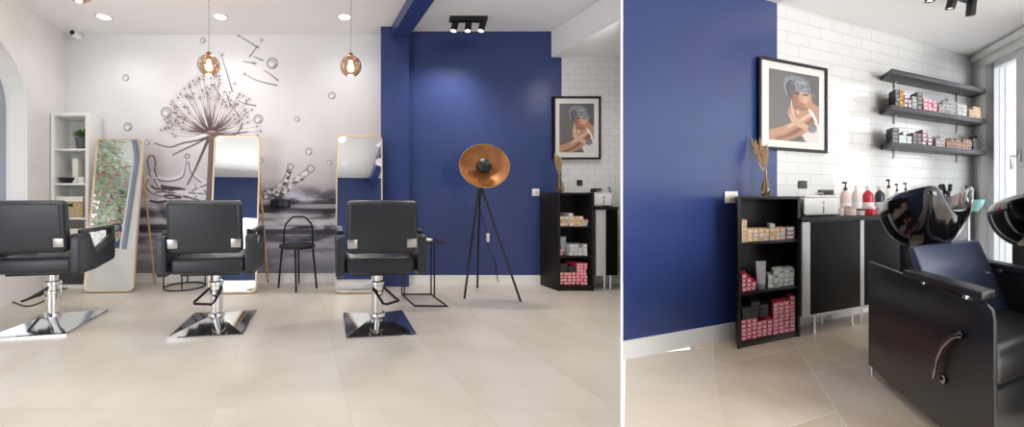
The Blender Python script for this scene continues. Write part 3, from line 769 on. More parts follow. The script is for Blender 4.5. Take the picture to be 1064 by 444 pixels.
# wall sockets on the mural
for px, lab in ((186, 'black socket block on the mural left of the middle mirror'), (291.5, 'black socket block on the mural above the hoop back chair')):
    p = at(px, 212, YW-.002)
    t = thing('wall_socket', lab, 'wall socket', p, group='black socket blocks on the mural')
    MB().box(-.108, .108, -.022, -.002, -.042, .042).build('plate', M['plastic_black'], t, bevel=.004)
    for k in (-1, 0, 1): MB().lathe([(.026, 0), (.026, .004), (.021, .004), (.020, -.0005), (.0005, -.0005)], (k*.068, -.0225, 0), 16, Matrix.Rotation(PI/2, 3, 'X')).build('outlet', mat('dark_outlet', srgb(46, 46, 50), .4), t)
def white_socket(loc, lab, fr, w=.04):
    t = thing('wall_socket', lab, 'wall socket', loc)
    MB(fr).box(-w, w, -.012, 0, -.04, .04).build('plate', M['plastic_white'], t, bevel=.004)
    MB(fr).box(-w*.25, w*.55, -.016, -.010, -.02, .02).build('rocker', mat('warm_grey_plastic', srgb(206, 202, 194), .4), t, bevel=.003)
white_socket(at(556.5, 200, YB-.001), 'small white wall switch at the end of the blue wall, left of the far bookcase', ((1, 0), (0, 1)))

# tripod lamp
fa, fb, fc = fl(482.5, 311.5), fl(496, 300), fl(541, 314.5)
hub = at(499, 196, 3.72); base = Vector((hub.x, hub.y, 0))
t = thing('tripod_lamp', 'tripod floor lamp with bronze dish shade before the blue wall', 'floor lamp', base)
hz = hub.z
for f_ in (fa, fb, fc):
    d = f_-base; st = Vector((0, 0, hz-.01))+d.normalized()*.02
    MB().tube([st, (d.x, d.y, .008)], .011, 8).build('leg', M['black_metal'], t)
MB().lathe([(.03, hz-.05), (.03, hz-.01), (.014, hz), (.014, hz+.06)], n=16).build('hub', M['black_metal'], t)
dc = at(503, 172.5, 3.66)-base
ax = Vector((-.10, -.92, .40)).normalized(); Q = Vector((0, 0, 1)).rotation_difference(ax).to_matrix()
R_ = .232
prof_in = [(.0005, -.085), (.06, -.08), (.12, -.062), (.18, -.03), (R_-.008, .012)]
mb = MB(); mb.lathe(prof_in, dc, 48, Q, cap=False); mb.build('shade_lining', M['bronze'], t)
prof_o = [(R_-.008, .013), (R_, .012), (.186, -.036), (.124, -.07), (.06, -.089), (.0005, -.094)]
MB().lathe(prof_o, dc, 48, Q, cap=False).build('shade', M['black_metal'], t)
MB().lathe([(R_-.010, .008), (R_-.002, .018), (R_+.004, .010), (R_-.002, .004), (R_-.010, .008)], dc, 48, Q, cap=False).build('shade_rim', mat('brass_rim', srgb(206, 158, 92), .3, .6), t)
MB().lathe([(.0005, .055), (.035, .052), (.066, .030), (.074, .0), (.066, -.02), (.03, -.07), (.0005, -.08)], dc, 32, Q).build('reflector_cap', M['black_metal'], t)
MB().tube([tuple(dc-ax*.085), tuple(dc-ax*.12+Vector((0, 0, -.05))), (0, .0, hz+.03)], .012, 8).build('yoke', M['black_metal'], t)
cord = Canvas(0, 1, 0, 1, 2)
sw = at(507, 247, 3.95)-base; fe = fl(517, 296)-base
pts = [(0, .03, hz), (.02, .10, hz-.2), (sw.x, sw.y, sw.z+.03), (sw.x, sw.y, sw.z-.1), (fe.x-.02, fe.y, .25), (fe.x, fe.y, .05), (fe.x+.04, fe.y+.02, .008), (fe.x-.05, fe.y+.03, .008)]
MB().tube(pts, .004, 6).build('cord', M['plastic_black'], t)
MB().box(sw.x-.014, sw.x+.014, sw.y-.012, sw.y+.012, sw.z-.045, sw.z+.045).build('cord_switch', M['plastic_white'], t, bevel=.005)

# ------------------------------------------------------------------ shared furniture makers
def framed_picture(loc, w, h, fr, label):
    """loc: centre of the picture on the wall; fr: (along, into wall) directions"""
    t = thing('framed_picture', label, 'picture', loc); b = .018*max(1, w/.55)
    b = w*.03; bz = .02
    mb = MB(fr)
    mb.box(-w/2, -w/2+b, -.045, -.002, -h/2, h/2); mb.box(w/2-b, w/2, -.045, -.002, -h/2, h/2)
    mb.box(-w/2+b, w/2-b, -.045, -.002, h/2-bz, h/2); mb.box(-w/2+b, w/2-b, -.045, -.002, -h/2, -h/2+bz); mb.build('frame', M['black_wood'], t)
    MB(fr).box(-w/2+b, w/2-b, -.026, -.004, -h/2+bz, h/2-bz).build('mount_board', M['paper'], t, flat=True)
    aw, ah = w*.74, h*.78; (ax, ay), (bx, by) = fr
    def fn(X, Y):
        a = (X-.5)*aw; z = (.5-Y/1.5)*ah; bb = -.0275
        return np.stack([a*ax+bb*bx, a*ay+bb*by, z], 1)
    PORTRAIT.mesh('print', fn, M['art'], t)
    MB(fr).box(-w/2+b, w/2-b, -.034, -.031, -h/2+bz, h/2-bz).build('glazing', clear_glass('picture_glass', (.98, .98, .98, 1), .012), t, flat=True)
    return t

def bookcase(loc, w, h, d, fr, shelves, label):
    """open bookcase; local x along the front, y into the depth"""
    t = thing('bookcase', label, 'bookcase', loc); k = .022*max(1, w/.5)
    MB(fr).box(0, k, 0, d, 0, h).build('side_panel', M['black_wood'], t, bevel=.001); MB(fr).box(w-k, w, 0, d, 0, h).build('side_panel', M['black_wood'], t, bevel=.001)
    MB(fr).box(k, w-k, 0, d, h-.02, h).build('top_panel', M['black_wood'], t, bevel=.001)
    MB(fr).box(k, w-k, d-.008, d, 0, h-.02).build('back_panel', M['black_wood'], t)
    MB(fr).box(k, w-k, .01, .026, 0, shelves[0]-.018).build('plinth', M['black_wood'], t)
    for z in shelves: MB(fr).box(k, w-k, .004, d-.008, z-.018, z).build('shelf', M['black_wood'], t, bevel=.001)
    return t

def box_mat(name, end, lid, rough=.5):
    return [mat(name+'_end', srgb(*end), rough), mat(name+'_label', srgb(*lid), rough)]
BOXM = {
 'peach': box_mat('peach_carton', (228, 182, 136), (240, 224, 206)), 'cream': box_mat('cream_carton', (226, 206, 178), (196, 150, 110)), 'grey': box_mat('silver_carton', (188, 186, 184), (228, 226, 222)),
 'red': box_mat('red_carton', (206, 44, 62), (240, 224, 226)), 'pink': box_mat('pink_carton', (222, 62, 100), (244, 214, 222)), 'mint': box_mat('mint_carton', (188, 206, 200), (234, 238, 236)),
 'dark': box_mat('dark_carton', (52, 46, 48), (150, 146, 146)), 'black': box_mat('black_carton', (30, 29, 31), (62, 60, 62)), 'yellow': box_mat('yellow_carton', (226, 186, 40), (120, 60, 70)),
 'plum': box_mat('plum_carton', (120, 52, 74), (232, 224, 226)), 'white': box_mat('white_carton', (222, 220, 216), (120, 118, 118)), 'copper': box_mat('copper_carton', (208, 158, 128), (70, 60, 58)),
 'rose': box_mat('rose_carton', (210, 92, 112), (238, 220, 224))}
PROTO = {}
def carton(kind, w, h, d, fr, loc, label, group, name='hair_colour_box'):
    """long carton lying with its printed end to the front"""
    key = (kind, round(w, 4), round(h, 4), round(d, 4), fr)
    if key not in PROTO:
        mb = MB(fr); mb.box(0, w, 0, d, 0, h, 0)
        mb.box(w*.16, w*.84, -.0012, .0005, h*.22, h*.66, 1)
        mb.box(w*.0, w, -.0010, .0005, h*.80, h*.92, 1)
        o = mb.build(name, BOXM[kind], flat=True); PROTO[key] = o
    else:
        o = PROTO[key].copy(); COL.objects.link(o)
    o.location = loc; o.rotation_euler = (0, 0, random.uniform(-.012, .012)); return tag(o, label, 'box', group)
def carton_stack(P, fr, x0, x1, counts, h, d, kinds, label, group, y=.02, rnd=.004):
    """P(x,y,z)->world. columns of cartons side by side between x0 and x1"""
    n = len(counts); w = (x1-x0)/n
    for i, c in enumerate(counts):
        for k in range(c):
            kd = kinds[(i*3+k*5+i*k) % len(kinds)] if isinstance(kinds, (list, tuple)) else kinds
            dx = random.uniform(0, w*.045); dy = random.uniform(-rnd, rnd*3)
            lab = label[kd] if isinstance(label, dict) else label
            gp = group+' '+kd if isinstance(label, dict) else group
            carton(kd, w*.95, h*.96, d, fr, P(x0+i*w+dx, y+dy, k*h), lab, gp)

def vase_with_pampas(loc, s, label, k=1.0):
    k *= .95
    t = thing('glass_vase', label, 'vase', loc)
    prof = [(.0005, .004), (.046, .004), (.050, .01), (.050, .02), (.056, .04), (.054, .065), (.040, .11), (.020, .155), (.016, .19), (.023, .222)]
    prof = [(r*s*k, z*s) for r, z in prof]
    MB().lathe(prof, n=28, cap=False).build('vase_body', M['vase_glass'], t)
    MB().lathe([(.0005, .004*s), (.038*s*k, .004*s), (.040*s*k, .009*s), (.030*s*k, .026*s), (.0005, .027*s)], n=24).build('vase_base', M['amber'], t)
    return t
def pampas(loc, s, label, stems, k=1.0):
    t = thing('dried_pampas', label, 'dried grass', loc)
    st = MB(); pm = MB()
    for (dx, dy, h, lean) in stems:
        a, b = Vector((dx*.01, dy*.01, .04*s)), Vector((dx*lean*.45*s, dy*lean*.45*s, h*.55*s))
        e = Vector((dx*lean*s, dy*lean*s, h*s)); st.tube([a, Vector((dx*.006*s, dy*.006*s, .2*s)), b, b.lerp(e, .3)], .0022*s, 5)
        for q in range(300):
            u = random.random(); c = b.lerp(e, .05+.95*u); rr = .024*s*k*(math.sin(PI*min(1, .18+u*.8))+.15)*random.uniform(.3, 1.25)
            an = random.uniform(0, 2*PI); out = Vector((math.cos(an)*rr, math.sin(an)*rr, rr*.9))+(e-b)*.10
            pm.leaf(c, out, out.length*1.2, .0028*s)
    st.build('stem', M['pampas'], t); pm.build('plume', M['pampas'], t)
    return t

def bottle(loc, r, h, col, label, kind='pump', band=None, capcol=None, group=None):
    t = thing('bottle', label, 'bottle', loc, group=group)
    m_ = mat('bottle_'+str(random.random())[2:6], srgb(*col), .25)
    hb = h*.72 if kind == 'pump' else h*.84
    MB().lathe([(.0005, 0), (r*.94, 0), (r, .006), (r, hb*.78), (r*.85, hb*.9), (r*.36, hb), (r*.36, hb*1.03)], n=20).build('bottle_body', m_, t)
    if band: MB().lathe([(r*1.005, hb*.18), (r*1.012, hb*.19), (r*1.012, hb*.5), (r*1.005, hb*.51)], n=20).build('label_band', mat('label_'+str(random.random())[2:6], srgb(*band), .5), t)
    cm_ = mat('cap_'+str(random.random())[2:6], srgb(*(capcol or (26, 26, 28))), .35)
    if kind == 'pump':
        mb = MB(); mb.lathe([(r*.42, hb*1.03), (r*.42, hb*1.12), (r*.16, hb*1.14), (r*.14, h*.95)], n=14)
        mb.box(-r*.85, r*.28, -r*.2, r*.2, h*.94, h); mb.build('pump', cm_, t)
    else:
        MB().lathe([(r*.42, hb*1.03), (r*.42, h), (r*.36, h*1.005), (.0005, h*1.005)], n=14).build('cap', cm_, t)
    return t
def jar(loc, r, h, col, lid, label, group=None):
    t = thing('jar', label, 'jar', loc, group=group)
    MB().lathe([(.0005, 0), (r*.95, 0), (r, .005), (r, h*.70), (r*.96, h*.72)], n=22).build('jar_body', mat('jar_'+str(random.random())[2:6], srgb(*col), .3), t)
    MB().lathe([(r*1.02, h*.70), (r*1.02, h*.97), (r*.98, h), (.0005, h)], n=22).build('lid', mat('lid_'+str(random.random())[2:6], srgb(*lid), .35), t)
    return t
def steriliser(loc, w, h, d, fr, label):
    t = thing('towel_steriliser', label, 'appliance', loc)
    MB(fr).box(0, w, 0, d, .008, h*.9).build('body', M['plastic_white'], t, bevel=.015, seg=3)
    MB(fr).box(w*.02, w*.98, d*.02, d*.98, h*.9, h).build('lid', M['plastic_white'], t, bevel=.012, seg=3)
    MB(fr).tube([(w*.38, d*.4, h), (w*.40, d*.4, h+.018), (w*.60, d*.4, h+.018), (w*.62, d*.4, h)], .006, 6).build('lid_handle', M['satin'], t)
    MB(fr).lathe([(.0005, -.004), (.014, -.004), (.014, .002)], (w*.55, -.001, h*.66), 16, Matrix.Rotation(PI/2, 3, 'X')).build('button', M['satin'], t)
    MB(fr).box(w*.535, w*.565, -.004, .003, h*.16, h*.5).build('handle', mat('dark_handle', srgb(70, 70, 74), .4), t, bevel=.002)
    for x in (.08, .92): MB(fr).box(w*x-.012, w*x+.012, .03, d-.03, 0, .01).build('foot', M['plastic_black'], t)
    return t

# ------------------------------------------------------------------ far corner of the left room
yf = 3.95; x0 = at(580, 0, yf).x; w = at(617.5, 0, yf).x-x0; d = YB-.02-yf
shz = [.06, .36, .665]; h = 1.012
bookcase((x0, yf, 0), w, h, d, LFR, shz, 'black open bookcase at the far end of the blue wall, beyond the tripod lamp')
def PL(sz): return lambda x, y, z: Vector((x0+x+SK*y, yf+y, sz+z+.0005))
k0, k1 = .026, w-.026
carton_stack(PL(shz[2]), LFR, k0, k1-.02, (3, 3, 4, 3, 3, 2), .034, .18, ('peach', 'cream', 'peach', 'grey'), {'peach': 'peach carton on the top shelf of the far bookcase', 'cream': 'cream carton on the top shelf of the far bookcase', 'grey': 'silver carton on the top shelf of the far bookcase'}, 'cartons on the far top shelf')
carton_stack(PL(shz[1]), LFR, k0, k0+.045, (2,), .035, .18, ('red',), 'red carton beside the tube on the far bookcase middle shelf', 'red cartons far middle shelf')
carton_stack(PL(shz[1]), LFR, k0+.11, k1-.03, (3, 3, 2, 3), .04, .18, ('mint', 'grey'), {'mint': 'mint carton on the middle shelf of the far bookcase', 'grey': 'silver carton on the middle shelf of the far bookcase'}, 'cartons on the far middle shelf')
carton_stack(PL(shz[0]), LFR, k0+.005, k0+.17, (4, 4, 4, 4), .032, .18, ('pink', 'red'), {'pink': 'pink carton in the left pile on the far bookcase bottom shelf', 'red': 'red carton in the left pile on the far bookcase bottom shelf'}, 'left cartons far bottom shelf')
carton_stack(PL(shz[0]+.129), LFR, k0+.01, k0+.17, (3, 2), .03, .18, ('black',), 'black carton on top of the pink pile in the far bookcase', 'black cartons far bottom shelf')
carton_stack(PL(shz[0]), LFR, k0+.18, k1-.03, (7, 7, 7), .032, .18, ('pink', 'red', 'pink'), {'pink': 'pink carton in the tall right pile on the far bookcase bottom shelf', 'red': 'red carton in the tall right pile on the far bookcase bottom shelf'}, 'right cartons far bottom shelf')
def tube_thing(loc, s, label):
    t = thing('squeeze_tube', label, 'tube', loc)
    n = 20; vs = []
    for (r1, r2, z) in ((.024, .024, .035), (.026, .024, .05), (.032, .016, .12), (.037, .003, .185), (.037, .002, .20)):
        for k in range(n): vs.append((r1*s*math.cos(2*PI*k/n), r2*s*math.sin(2*PI*k/n), z*s))
    fs = [(i*n+k, i*n+(k+1) % n, (i+1)*n+(k+1) % n, (i+1)*n+k) for i in range(4) for k in range(n)]+[tuple(range(n))[::-1], tuple(range(4*n, 5*n))]
    MB().add(vs, fs).build('tube_body', mat('grey_tube', srgb(176, 176, 180), .4), t)
    MB().lathe([(.0005, 0), (.023*s, 0), (.025*s, .034*s), (.02*s, .036*s)], n=18).build('tube_cap', mat('grey_cap', srgb(120, 120, 126), .35), t)
tube_thing(PL(shz[1])(k0+.075, .08, 0), .95, 'grey squeeze tube standing on the middle shelf of the far bookcase')
vl_ = Vector((x0+.06, yf+.10, h+.0005))
vase_with_pampas(vl_, .88, 'small glass vase on top of the far bookcase')
pampas(vl_, .95, 'dried pampas plume in the vase on the far bookcase', ((-1, 0, .42, .05), (-.3, .3, .40, .04), (.3, -.2, .38, .03)))
framed_picture(at(598, 133.5, YB-.0), .515, .69, ((1, 0), (0, 1)), 'black framed portrait of a silver haired woman above the far bookcase')
for px, py, wd, hh, lab in ((602, 190, .03, .03, 'black square wall socket on the tiles above the far bookcase'), (619, 198, .06, .022, 'black double wall socket behind the far counter')):
    p = at(px, py, YB-.001); t = thing('wall_socket', lab, 'wall socket', p)
    MB().box(-wd, wd, -.012, 0, -hh, hh).build('plate', M['plastic_black'], t, bevel=.003)
    MB().lathe([(.018, 0), (.018, .003), (.014, .003), (.013, -.001), (.0005, -.001)], (0, -.0125, 0), 14, Matrix.Rotation(PI/2, 3, 'X')).build('outlet', mat('outlet_grey', srgb(56, 56, 60), .4), t)
# far counter
yc = 3.98; cx0 = at(619.5, 0, yc).x; cx1 = pl*yc-.03; zt = at(0, 215, yc).z
def ctr(name, mb, mt, par): return mb.build(name, mt, par, bevel=.002)
t = thing('counter', 'grey and black counter at the right end of the far tiled wall', 'counter', (cx0, yc, 0))
wc = cx1-cx0; dc_ = YB-.03-yc
ctr('side_panel', MB().box(0, .10, 0, dc_, .15, zt-.03), M['alu'], t)
ctr('worktop', MB().box(-.01, wc, -.015, dc_, zt-.03, zt), M['black_wood'], t)
ctr('carcass', MB().box(.10, wc, .02, dc_, .15, zt-.03), M['black_wood'], t)
ctr('door', MB().box(.112, wc, 0, .02, .155, zt-.035), M['black_gloss'], t)
for x in (.11, wc-.05): MB().lathe([(.013, 0), (.013, .15)], (x, .05, 0), 12).build('leg', M['chrome'], t)
t2z = zt+.0005
steriliser((cx0-.02, yc+.02, t2z), .20, .145, .16, ((1, 0), (0, 1)), 'white box steriliser on the far counter')
bottle((cx0+.20, yc+.10, t2z), .026, .20, (232, 226, 220), 'white pump bottle on the far counter beside the steriliser')

# ------------------------------------------------------------------ RIGHT ROOM setting
zc2 = CEIL2
aB = rw(807.5)[0]; aC = rw(1010.7)[0]                # paint / tile joint, corner with the window wall
structure('wall_right_room_blue', MB(RFR).box(.012, aB, 0, .10, 0, zc2).build, None) if False else None
def rstruct(name, x0, x1, y0, y1, z0, z1, m_):
    o = MB(RFR).box(x0, x1, y0, y1, z0, z1).build(name, m_, flat=True); o.location = (O2.x, O2.y, 0); return tag(o, kind='structure')
rstruct('wall_front_blue', .010, aB, 0, .10, 0, zc2, M['blue'])
rstruct('wall_front_tiled', aB, aC+.3, 0, .10, 0, zc2, M['tile_r'])
rstruct('baseboard_front', .010, rw(766)[0]+.2, -.02, 0, 0, rw(700, 345.5)[1], M['white'])
cor = RP(aC, 0)
tb = fl(739.6, 367.4); tc_ = fl(752, 443.5); tdir = (tb-tc_).normalized()
far = tb+tdir*.12; near = tc_-tdir*1.5
e_ = RP(aC+.3, 0)
structure('floor_right_room', MB().prism([(far.x, far.y), tuple(RP(.6, .05)[:2]), (e_.x, e_.y+.05), (6.4, 3.9), (6.4, -3.2), (2.6, -3.2), (.06, .1), (near.x, near.y)], 'z', -.1, 0), M['floor_r'], flat=True)
structure('floor_entry', MB().prism([(pr*part_front, part_front), (.06, .1), (near.x, near.y), (far.x, far.y), tuple(RP(.02, .05)[:2])], 'z', -.1, 0),
          tile_floor('pale_beige_tile', srgb(214, 203, 188), srgb(204, 186, 164), srgb(196, 184, 168), U, V, tuple(RP(-.4, -.35)[:2]), 1.5, .9, .004, .36, (1.4, .35, .7), .3), flat=True)
structure('ceiling_right_room', MB().prism([(.08, .1), (2.62, -3.2), (6.4, -3.2), (6.4, 4.2), (e_.x, e_.y+.1), tuple(RP(0.02, .1)[:2])], 'z', zc2, zc2+.1), M['ceiling'], flat=True)

# window wall
VW = Vector((749-CX, F, 0)).normalized()             # runs towards the far corner
NW = Vector((VW.y, -VW.x, 0))                        # outwards (to the right)
def ww(px, py=None, out=0):                          # pixel -> distance from the corner along the window wall, height
    r = (px-CX)/F; b = cor+NW*out
    s = (r*b.y-b.x)/(r*VW.y-VW.x); Y = b.y-VW.y*s
    return s, (EYE-(py-CY)/F*Y if py is not None else 0)
def WP(s, out, z): 
    q = cor-VW*s+NW*out; return (q.x, q.y, z)
def wbox(mb, s0, s1, o0, o1, z0, z1):
    vs = [WP(s, o, z) for z in (z0, z1) for o in (o0, o1) for s in (s0, s1)]
    mb.add(vs, [(0, 2, 3, 1), (4, 5, 7, 6), (0, 1, 5, 4), (2, 6, 7, 3), (0, 4, 6, 2), (1, 3, 7, 5)])
s_f0 = ww(1019)[0]; s_p0 = ww(1027)[0]; s_m0 = ww(1049.5)[0]; s_m1 = ww(1059)[0]
ztop = ww(1020, 69)[1]
w_end = s_m1+(s_m0-s_p0)+.16
mb = MB(); wbox(mb, -.02, s_f0, 0, .25, 0, zc2); wbox(mb, s_f0, w_end, 0, .25, ztop, zc2); wbox(mb, s_f0, w_end, 0, .25, 0, .12); wbox(mb, w_end, w_end+.3, 0, .25, 0, zc2)
tag(mb.build('wall_window_side', M['plaster'], flat=True), kind='structure')
mb = MB(); wbox(mb, -.005, w_end, -.035, 0.0, zc2-.07, zc2-.012); tag(mb.build('trim_1', M['white'], flat=True, bevel=.006), kind='structure')
w2 = tag(bpy.data.objects.new('window_2', None), kind='structure'); COL.objects.link(w2)
mb = MB(); o0, o1 = .03, .09
wbox(mb, s_f0, s_p0, o0, o1, .12, ztop); wbox(mb, s_m0, s_m1, o0, o1, .12, ztop); e1_ = s_m1+(s_m0-s_p0)
wbox(mb, e1_, w_end, o0, o1, .12, ztop)
for a_, b_ in ((s_p0, s_m0), (s_m1, e1_)):
    wbox(mb, a_, b_, o0, o1, ztop-.055, ztop); wbox(mb, a_, b_, o0, o1, .12, .24); wbox(mb, a_, b_, o0, o1, .80, .85)
mb.build('window_frame', mat('white_window_frame', srgb(226, 227, 230), .4), w2, bevel=.004)
for a_, b_ in ((s_p0, s_m0), (s_m1, e1_)):
    mb = MB(); wbox(mb, a_, b_, .055, .061, .24, ztop-.055); mb.build('pane', M['glass'], w2, flat=True)
hs = (s_m0+s_m1)/2; hzv = ww(1051, 163)[1]
mb = MB(); wbox(mb, hs-.012, hs+.012, .015, .03, hzv-.05, hzv+.05); wbox(mb, hs-.008, hs+.008, -.02, .02, hzv-.008, hzv+.008); wbox(mb, hs-.008, hs+.008, -.02, -.005, hzv-.11, hzv+.008)
mb.build('window_handle', M['satin'], w2, bevel=.003)

# ------------------------------------------------------------------ right room: bookcase, vase, picture
off = .262
aL = rw(766.5, None, off)[0]; aR = rw(831.5, None, off)[0]
_, zT = rw(770, 204.2, off); wB = aR-aL
bl = RP(aL, -off); shz = [rw(800, 350, off)[1], rw(800, 300.5, off)[1], rw(800, 250.5, off)[1]]
bookcase(bl, wB, zT, off-.025, RFR, shz, 'black open bookcase beside the white tiled counter, in the foreground')
def PR(sz): return lambda x, y, z: Vector((bl.x+x*U[0]+y*V[0], bl.y+x*U[1]+y*V[1], sz+z+.0005))
fx = lambda px: rw(px, None, off)[0]-aL
PW = wB-.03*2
sh = lambda a_, b_: (fx(a_), fx(b_))
lab_t = {'peach': 'peach carton in the row on the near bookcase top shelf', 'cream': 'cream carton in the row on the near bookcase top shelf', 'grey': 'silver carton in the row on the near bookcase top shelf'}
carton_stack(PR(shz[2]), RFR, *sh(771, 776.5), (5,), .0285, .17, ('cream',), 'cream carton in the tall left end column on the near top shelf', 'cream cartons near top shelf')
carton_stack(PR(shz[2]), RFR, *sh(776.8, 817), (3, 3, 3, 3, 4, 3, 3), .0275, .17, ('peach', 'cream', 'peach', 'peach', 'grey'), lab_t, 'cartons on the near top shelf')
carton_stack(PR(shz[2]), RFR, *sh(817, 827), (3,), .029, .17, ('plum',), 'plum carton at the right end of the near bookcase top shelf', 'plum cartons near top shelf')
carton_stack(PR(shz[1]), RFR, *sh(771, 786), (4, 3, 2), .028, .17, ('red',), 'red and white carton stepped at the left of the near bookcase middle shelf', 'red cartons near middle shelf')
carton_stack(PR(shz[1]), RFR, *sh(798.5, 826), (3, 4, 4, 4, 4), .029, .17, ('mint', 'grey', 'mint', 'white'), {'mint': 'mint carton in the pile on the near bookcase middle shelf', 'grey': 'silver carton in the pile on the near bookcase middle shelf', 'white': 'white carton in the pile on the near bookcase middle shelf'}, 'cartons on the near middle shelf')
tube_thing(PR(shz[1])(fx(791.5), .05, 0), .92, 'grey squeeze tube standing between carton piles on the near bookcase')
carton_stack(PR(shz[0]), RFR, *sh(770.5, 803), (5, 5, 5, 4, 4, 4), .0265, .17, ('red', 'pink'), {'red': 'red carton in the low left pile on the near bookcase bottom shelf', 'pink': 'pink carton in the low left pile on the near bookcase bottom shelf'}, 'left cartons near bottom shelf')
carton_stack(PR(shz[0]+.1335), RFR, *sh(771, 799), (3, 4, 3), .026, .16, ('black',), 'black carton piled above the red cartons on the near bottom shelf', 'black cartons near bottom shelf')
carton_stack(PR(shz[0]), RFR, *sh(803.5, 827), (8, 8, 8, 9), .0265, .17, ('pink', 'rose', 'red'), {'red': 'red carton in the tall right pile on the near bookcase bottom shelf', 'pink': 'pink carton in the tall right pile on the near bookcase bottom shelf', 'rose': 'rose carton in the tall right pile on the near bookcase bottom shelf'}, 'right cartons near bottom shelf')
vp = PR(zT)(fx(797.5), .11, 0); vp.z = zT+.0005
vase_with_pampas(vp, .80, 'glass vase with amber base on top of the near bookcase', .62)
side = Vector((.72, -.69, 0))
pampas(vp, .80, 'dried pampas plumes in the vase on the near bookcase', tuple((s_*side.x, s_*side.y, h_, l_) for s_, h_, l_ in ((-1, .50, .088), (-1, .47, .060), (-1, .49, .034), (-.6, .42, .02), (1, .43, .008))), .62)
aP0, aP1 = rw(789.2, None, .04)[0], rw(860, None, .04)[0]
zP0, zP1 = rw(789.2, 57.6, .04)[1], rw(789.2, 154.6, .04)[1]
pc = RP((aP0+aP1)/2, 0, (zP0+zP1)/2)
framed_picture(pc, aP1-aP0, zP0-zP1, RFR, 'black framed portrait of a silver haired woman hung across the blue and tiled wall joint')
a_, z_ = rw(760, 205, .0); white_socket(RP(a_, -.001, z_), 'white double wall switch beside the near bookcase', RFR, .07)
for px, py, wd, hh, lab in ((834, 192, .055, .030, 'black square wall socket on the tiles above the steriliser corner'), (858, 200, .105, .020, 'wide black wall socket behind the near steriliser')):
    a_, z_ = rw(px, py, 0); t = thing('wall_socket', lab, 'wall socket', RP(a_, -.001, z_))
    MB(RFR).box(-wd, wd, -.012, 0, -hh, hh).build('plate', M['plastic_black'], t, bevel=.003)
    for q in ((0,) if wd < .08 else (-.05, .05)): MB(RFR).box(q-.025, q+.025, -.014, -.008, -hh*.5, hh*.5).build('outlet', mat('outlet_grey', srgb(56, 56, 60), .4), t, bevel=.002)

# ------------------------------------------------------------------ near counter
oc = .30
cL = rw(833.5, None, oc)[0]; cR = aC-.42
zt = rw(840, 226, oc)[1]; zbm = rw(850, 328, oc)[1]
cl0 = RP(cL, -oc)
t = thing('counter', 'long counter with black doors and chrome legs along the near tiled wall', 'counter', cl0)
def rx(px): return rw(px, None, oc)[0]-cL
cw = cR-cL
MB(RFR).box(-.012, cw, -.012, oc-.03, zt-.032, zt).build('worktop', M['black_wood'], t, bevel=.003)
MB(RFR).box(0, rx(842), 0, oc-.03, zbm, zt-.032).build('side_panel', M['alu'], t, bevel=.003)
MB(RFR).box(rx(842), cw-.04, .02, oc-.03, zbm, zt-.032).build('carcass', M['black_wood'], t)
xs = [rx(842.5), rx(894), rx(898), rx(944), rx(948), rx(985)]
for i in (0, 2, 4): MB(RFR).box(xs[i], xs[i+1], .003, .02, zbm+.012, zt-.04).build('door', M['black_gloss'], t, bevel=.001)
for i in (1, 3): MB(RFR).box(xs[i], xs[i+1], 0, .022, zbm, zt-.034).build('mullion', M['alu'], t, bevel=.001)
MB(RFR).box(rx(842), xs[-1], 0, .022, zbm-.004, zbm+.012).build('bottom_rail', M['alu'], t)
zd = (zt-.04-zbm)/3
for k in range(3):
    dr = MB(RFR).box(xs[-1]+.02, cw-.05, .003, .02, zbm+k*zd+.006, zbm+(k+1)*zd-.006).build('drawer', M['plastic_black'], t, bevel=.002)
    MB(RFR).box((xs[-1]+cw)/2-.08, (xs[-1]+cw)/2+.05, -.012, .003, zbm+k*zd+zd*.45, zbm+k*zd+zd*.55).build('drawer_handle', M['alu'], dr, bevel=.002)
MB(RFR).box(cw-.045, cw, 0, oc-.03, zbm, zt-.032).build('side_panel', M['alu'], t, bevel=.003)
for px, dy in ((847.5, .02), (887, .02), (896.5, .02), (862, oc-.08), (878, oc-.08), (945, .02), (985, .02)):
    MB(RFR).lathe([(.016, 0), (.016, .02), (.013, .022), (.013, zbm)], (rx(px), dy+.012, 0), 12).build('leg', M['chrome'], t)
def CP(px, d_, dz=0):                                # on the worktop, d_ behind the front edge
    return RP(rw(px, None, oc-d_)[0], -(oc-d_), zt+.0006+dz)
sa = rw(835.5, None, oc-.03)[0]; sb = rw(871.5, None, oc-.03)[0]
steriliser(RP(sa, -(oc-.03), zt+.0005), sb-sa, rw(840, 203.5, oc)[1]-zt, .2, RFR, 'white box steriliser with small handle on the near counter')
def bw(px, wpx, d_):                                 # round things: radius so that they read wpx wide
    q = CP(px, d_); return wpx/2*q.y/F*math.cos(math.atan2(q.x, q.y))
def hz_(px, py, d_): q = CP(px, d_); return EYE-(py-CY)/F*q.y-zt
for px, wpx, top, col, kind, band, cap, lab in (
        (878.5, 11, 189, (230, 210, 200), 'pump', (240, 232, 227), None, 'blush pink pump bottle on the near counter beside the steriliser'),
        (890, 10, 193, (228, 214, 206), 'cap', (240, 232, 228), (236, 232, 228), 'pale bottle with white cap between the blush and red bottles'),
        (902, 12, 194, (184, 30, 48), 'cap', (238, 228, 226), (226, 214, 214), 'dark red bottle with white label on the near counter'),
        (914, 11, 194, (30, 30, 34), 'cap', (206, 196, 196), (200, 190, 190), 'black bottle with pale label next to the red bottle'),
        (923.5, 9, 186.5, (232, 228, 222), 'pump', None, None, 'tall white pump bottle right of the black bottle'),
        (932, 7, 191, (206, 186, 180), 'pump', None, None, 'slim pinkish pump bottle touching the wash basin, left of the white one'),
        (941, 8, 190, (226, 224, 220), 'pump', (196, 188, 186), None, 'white pump bottle rising just above the basin rim')):
    bottle(CP(px, .17), bw(px, wpx, .17), hz_(px, top, .17), col, lab, kind, band, cap)
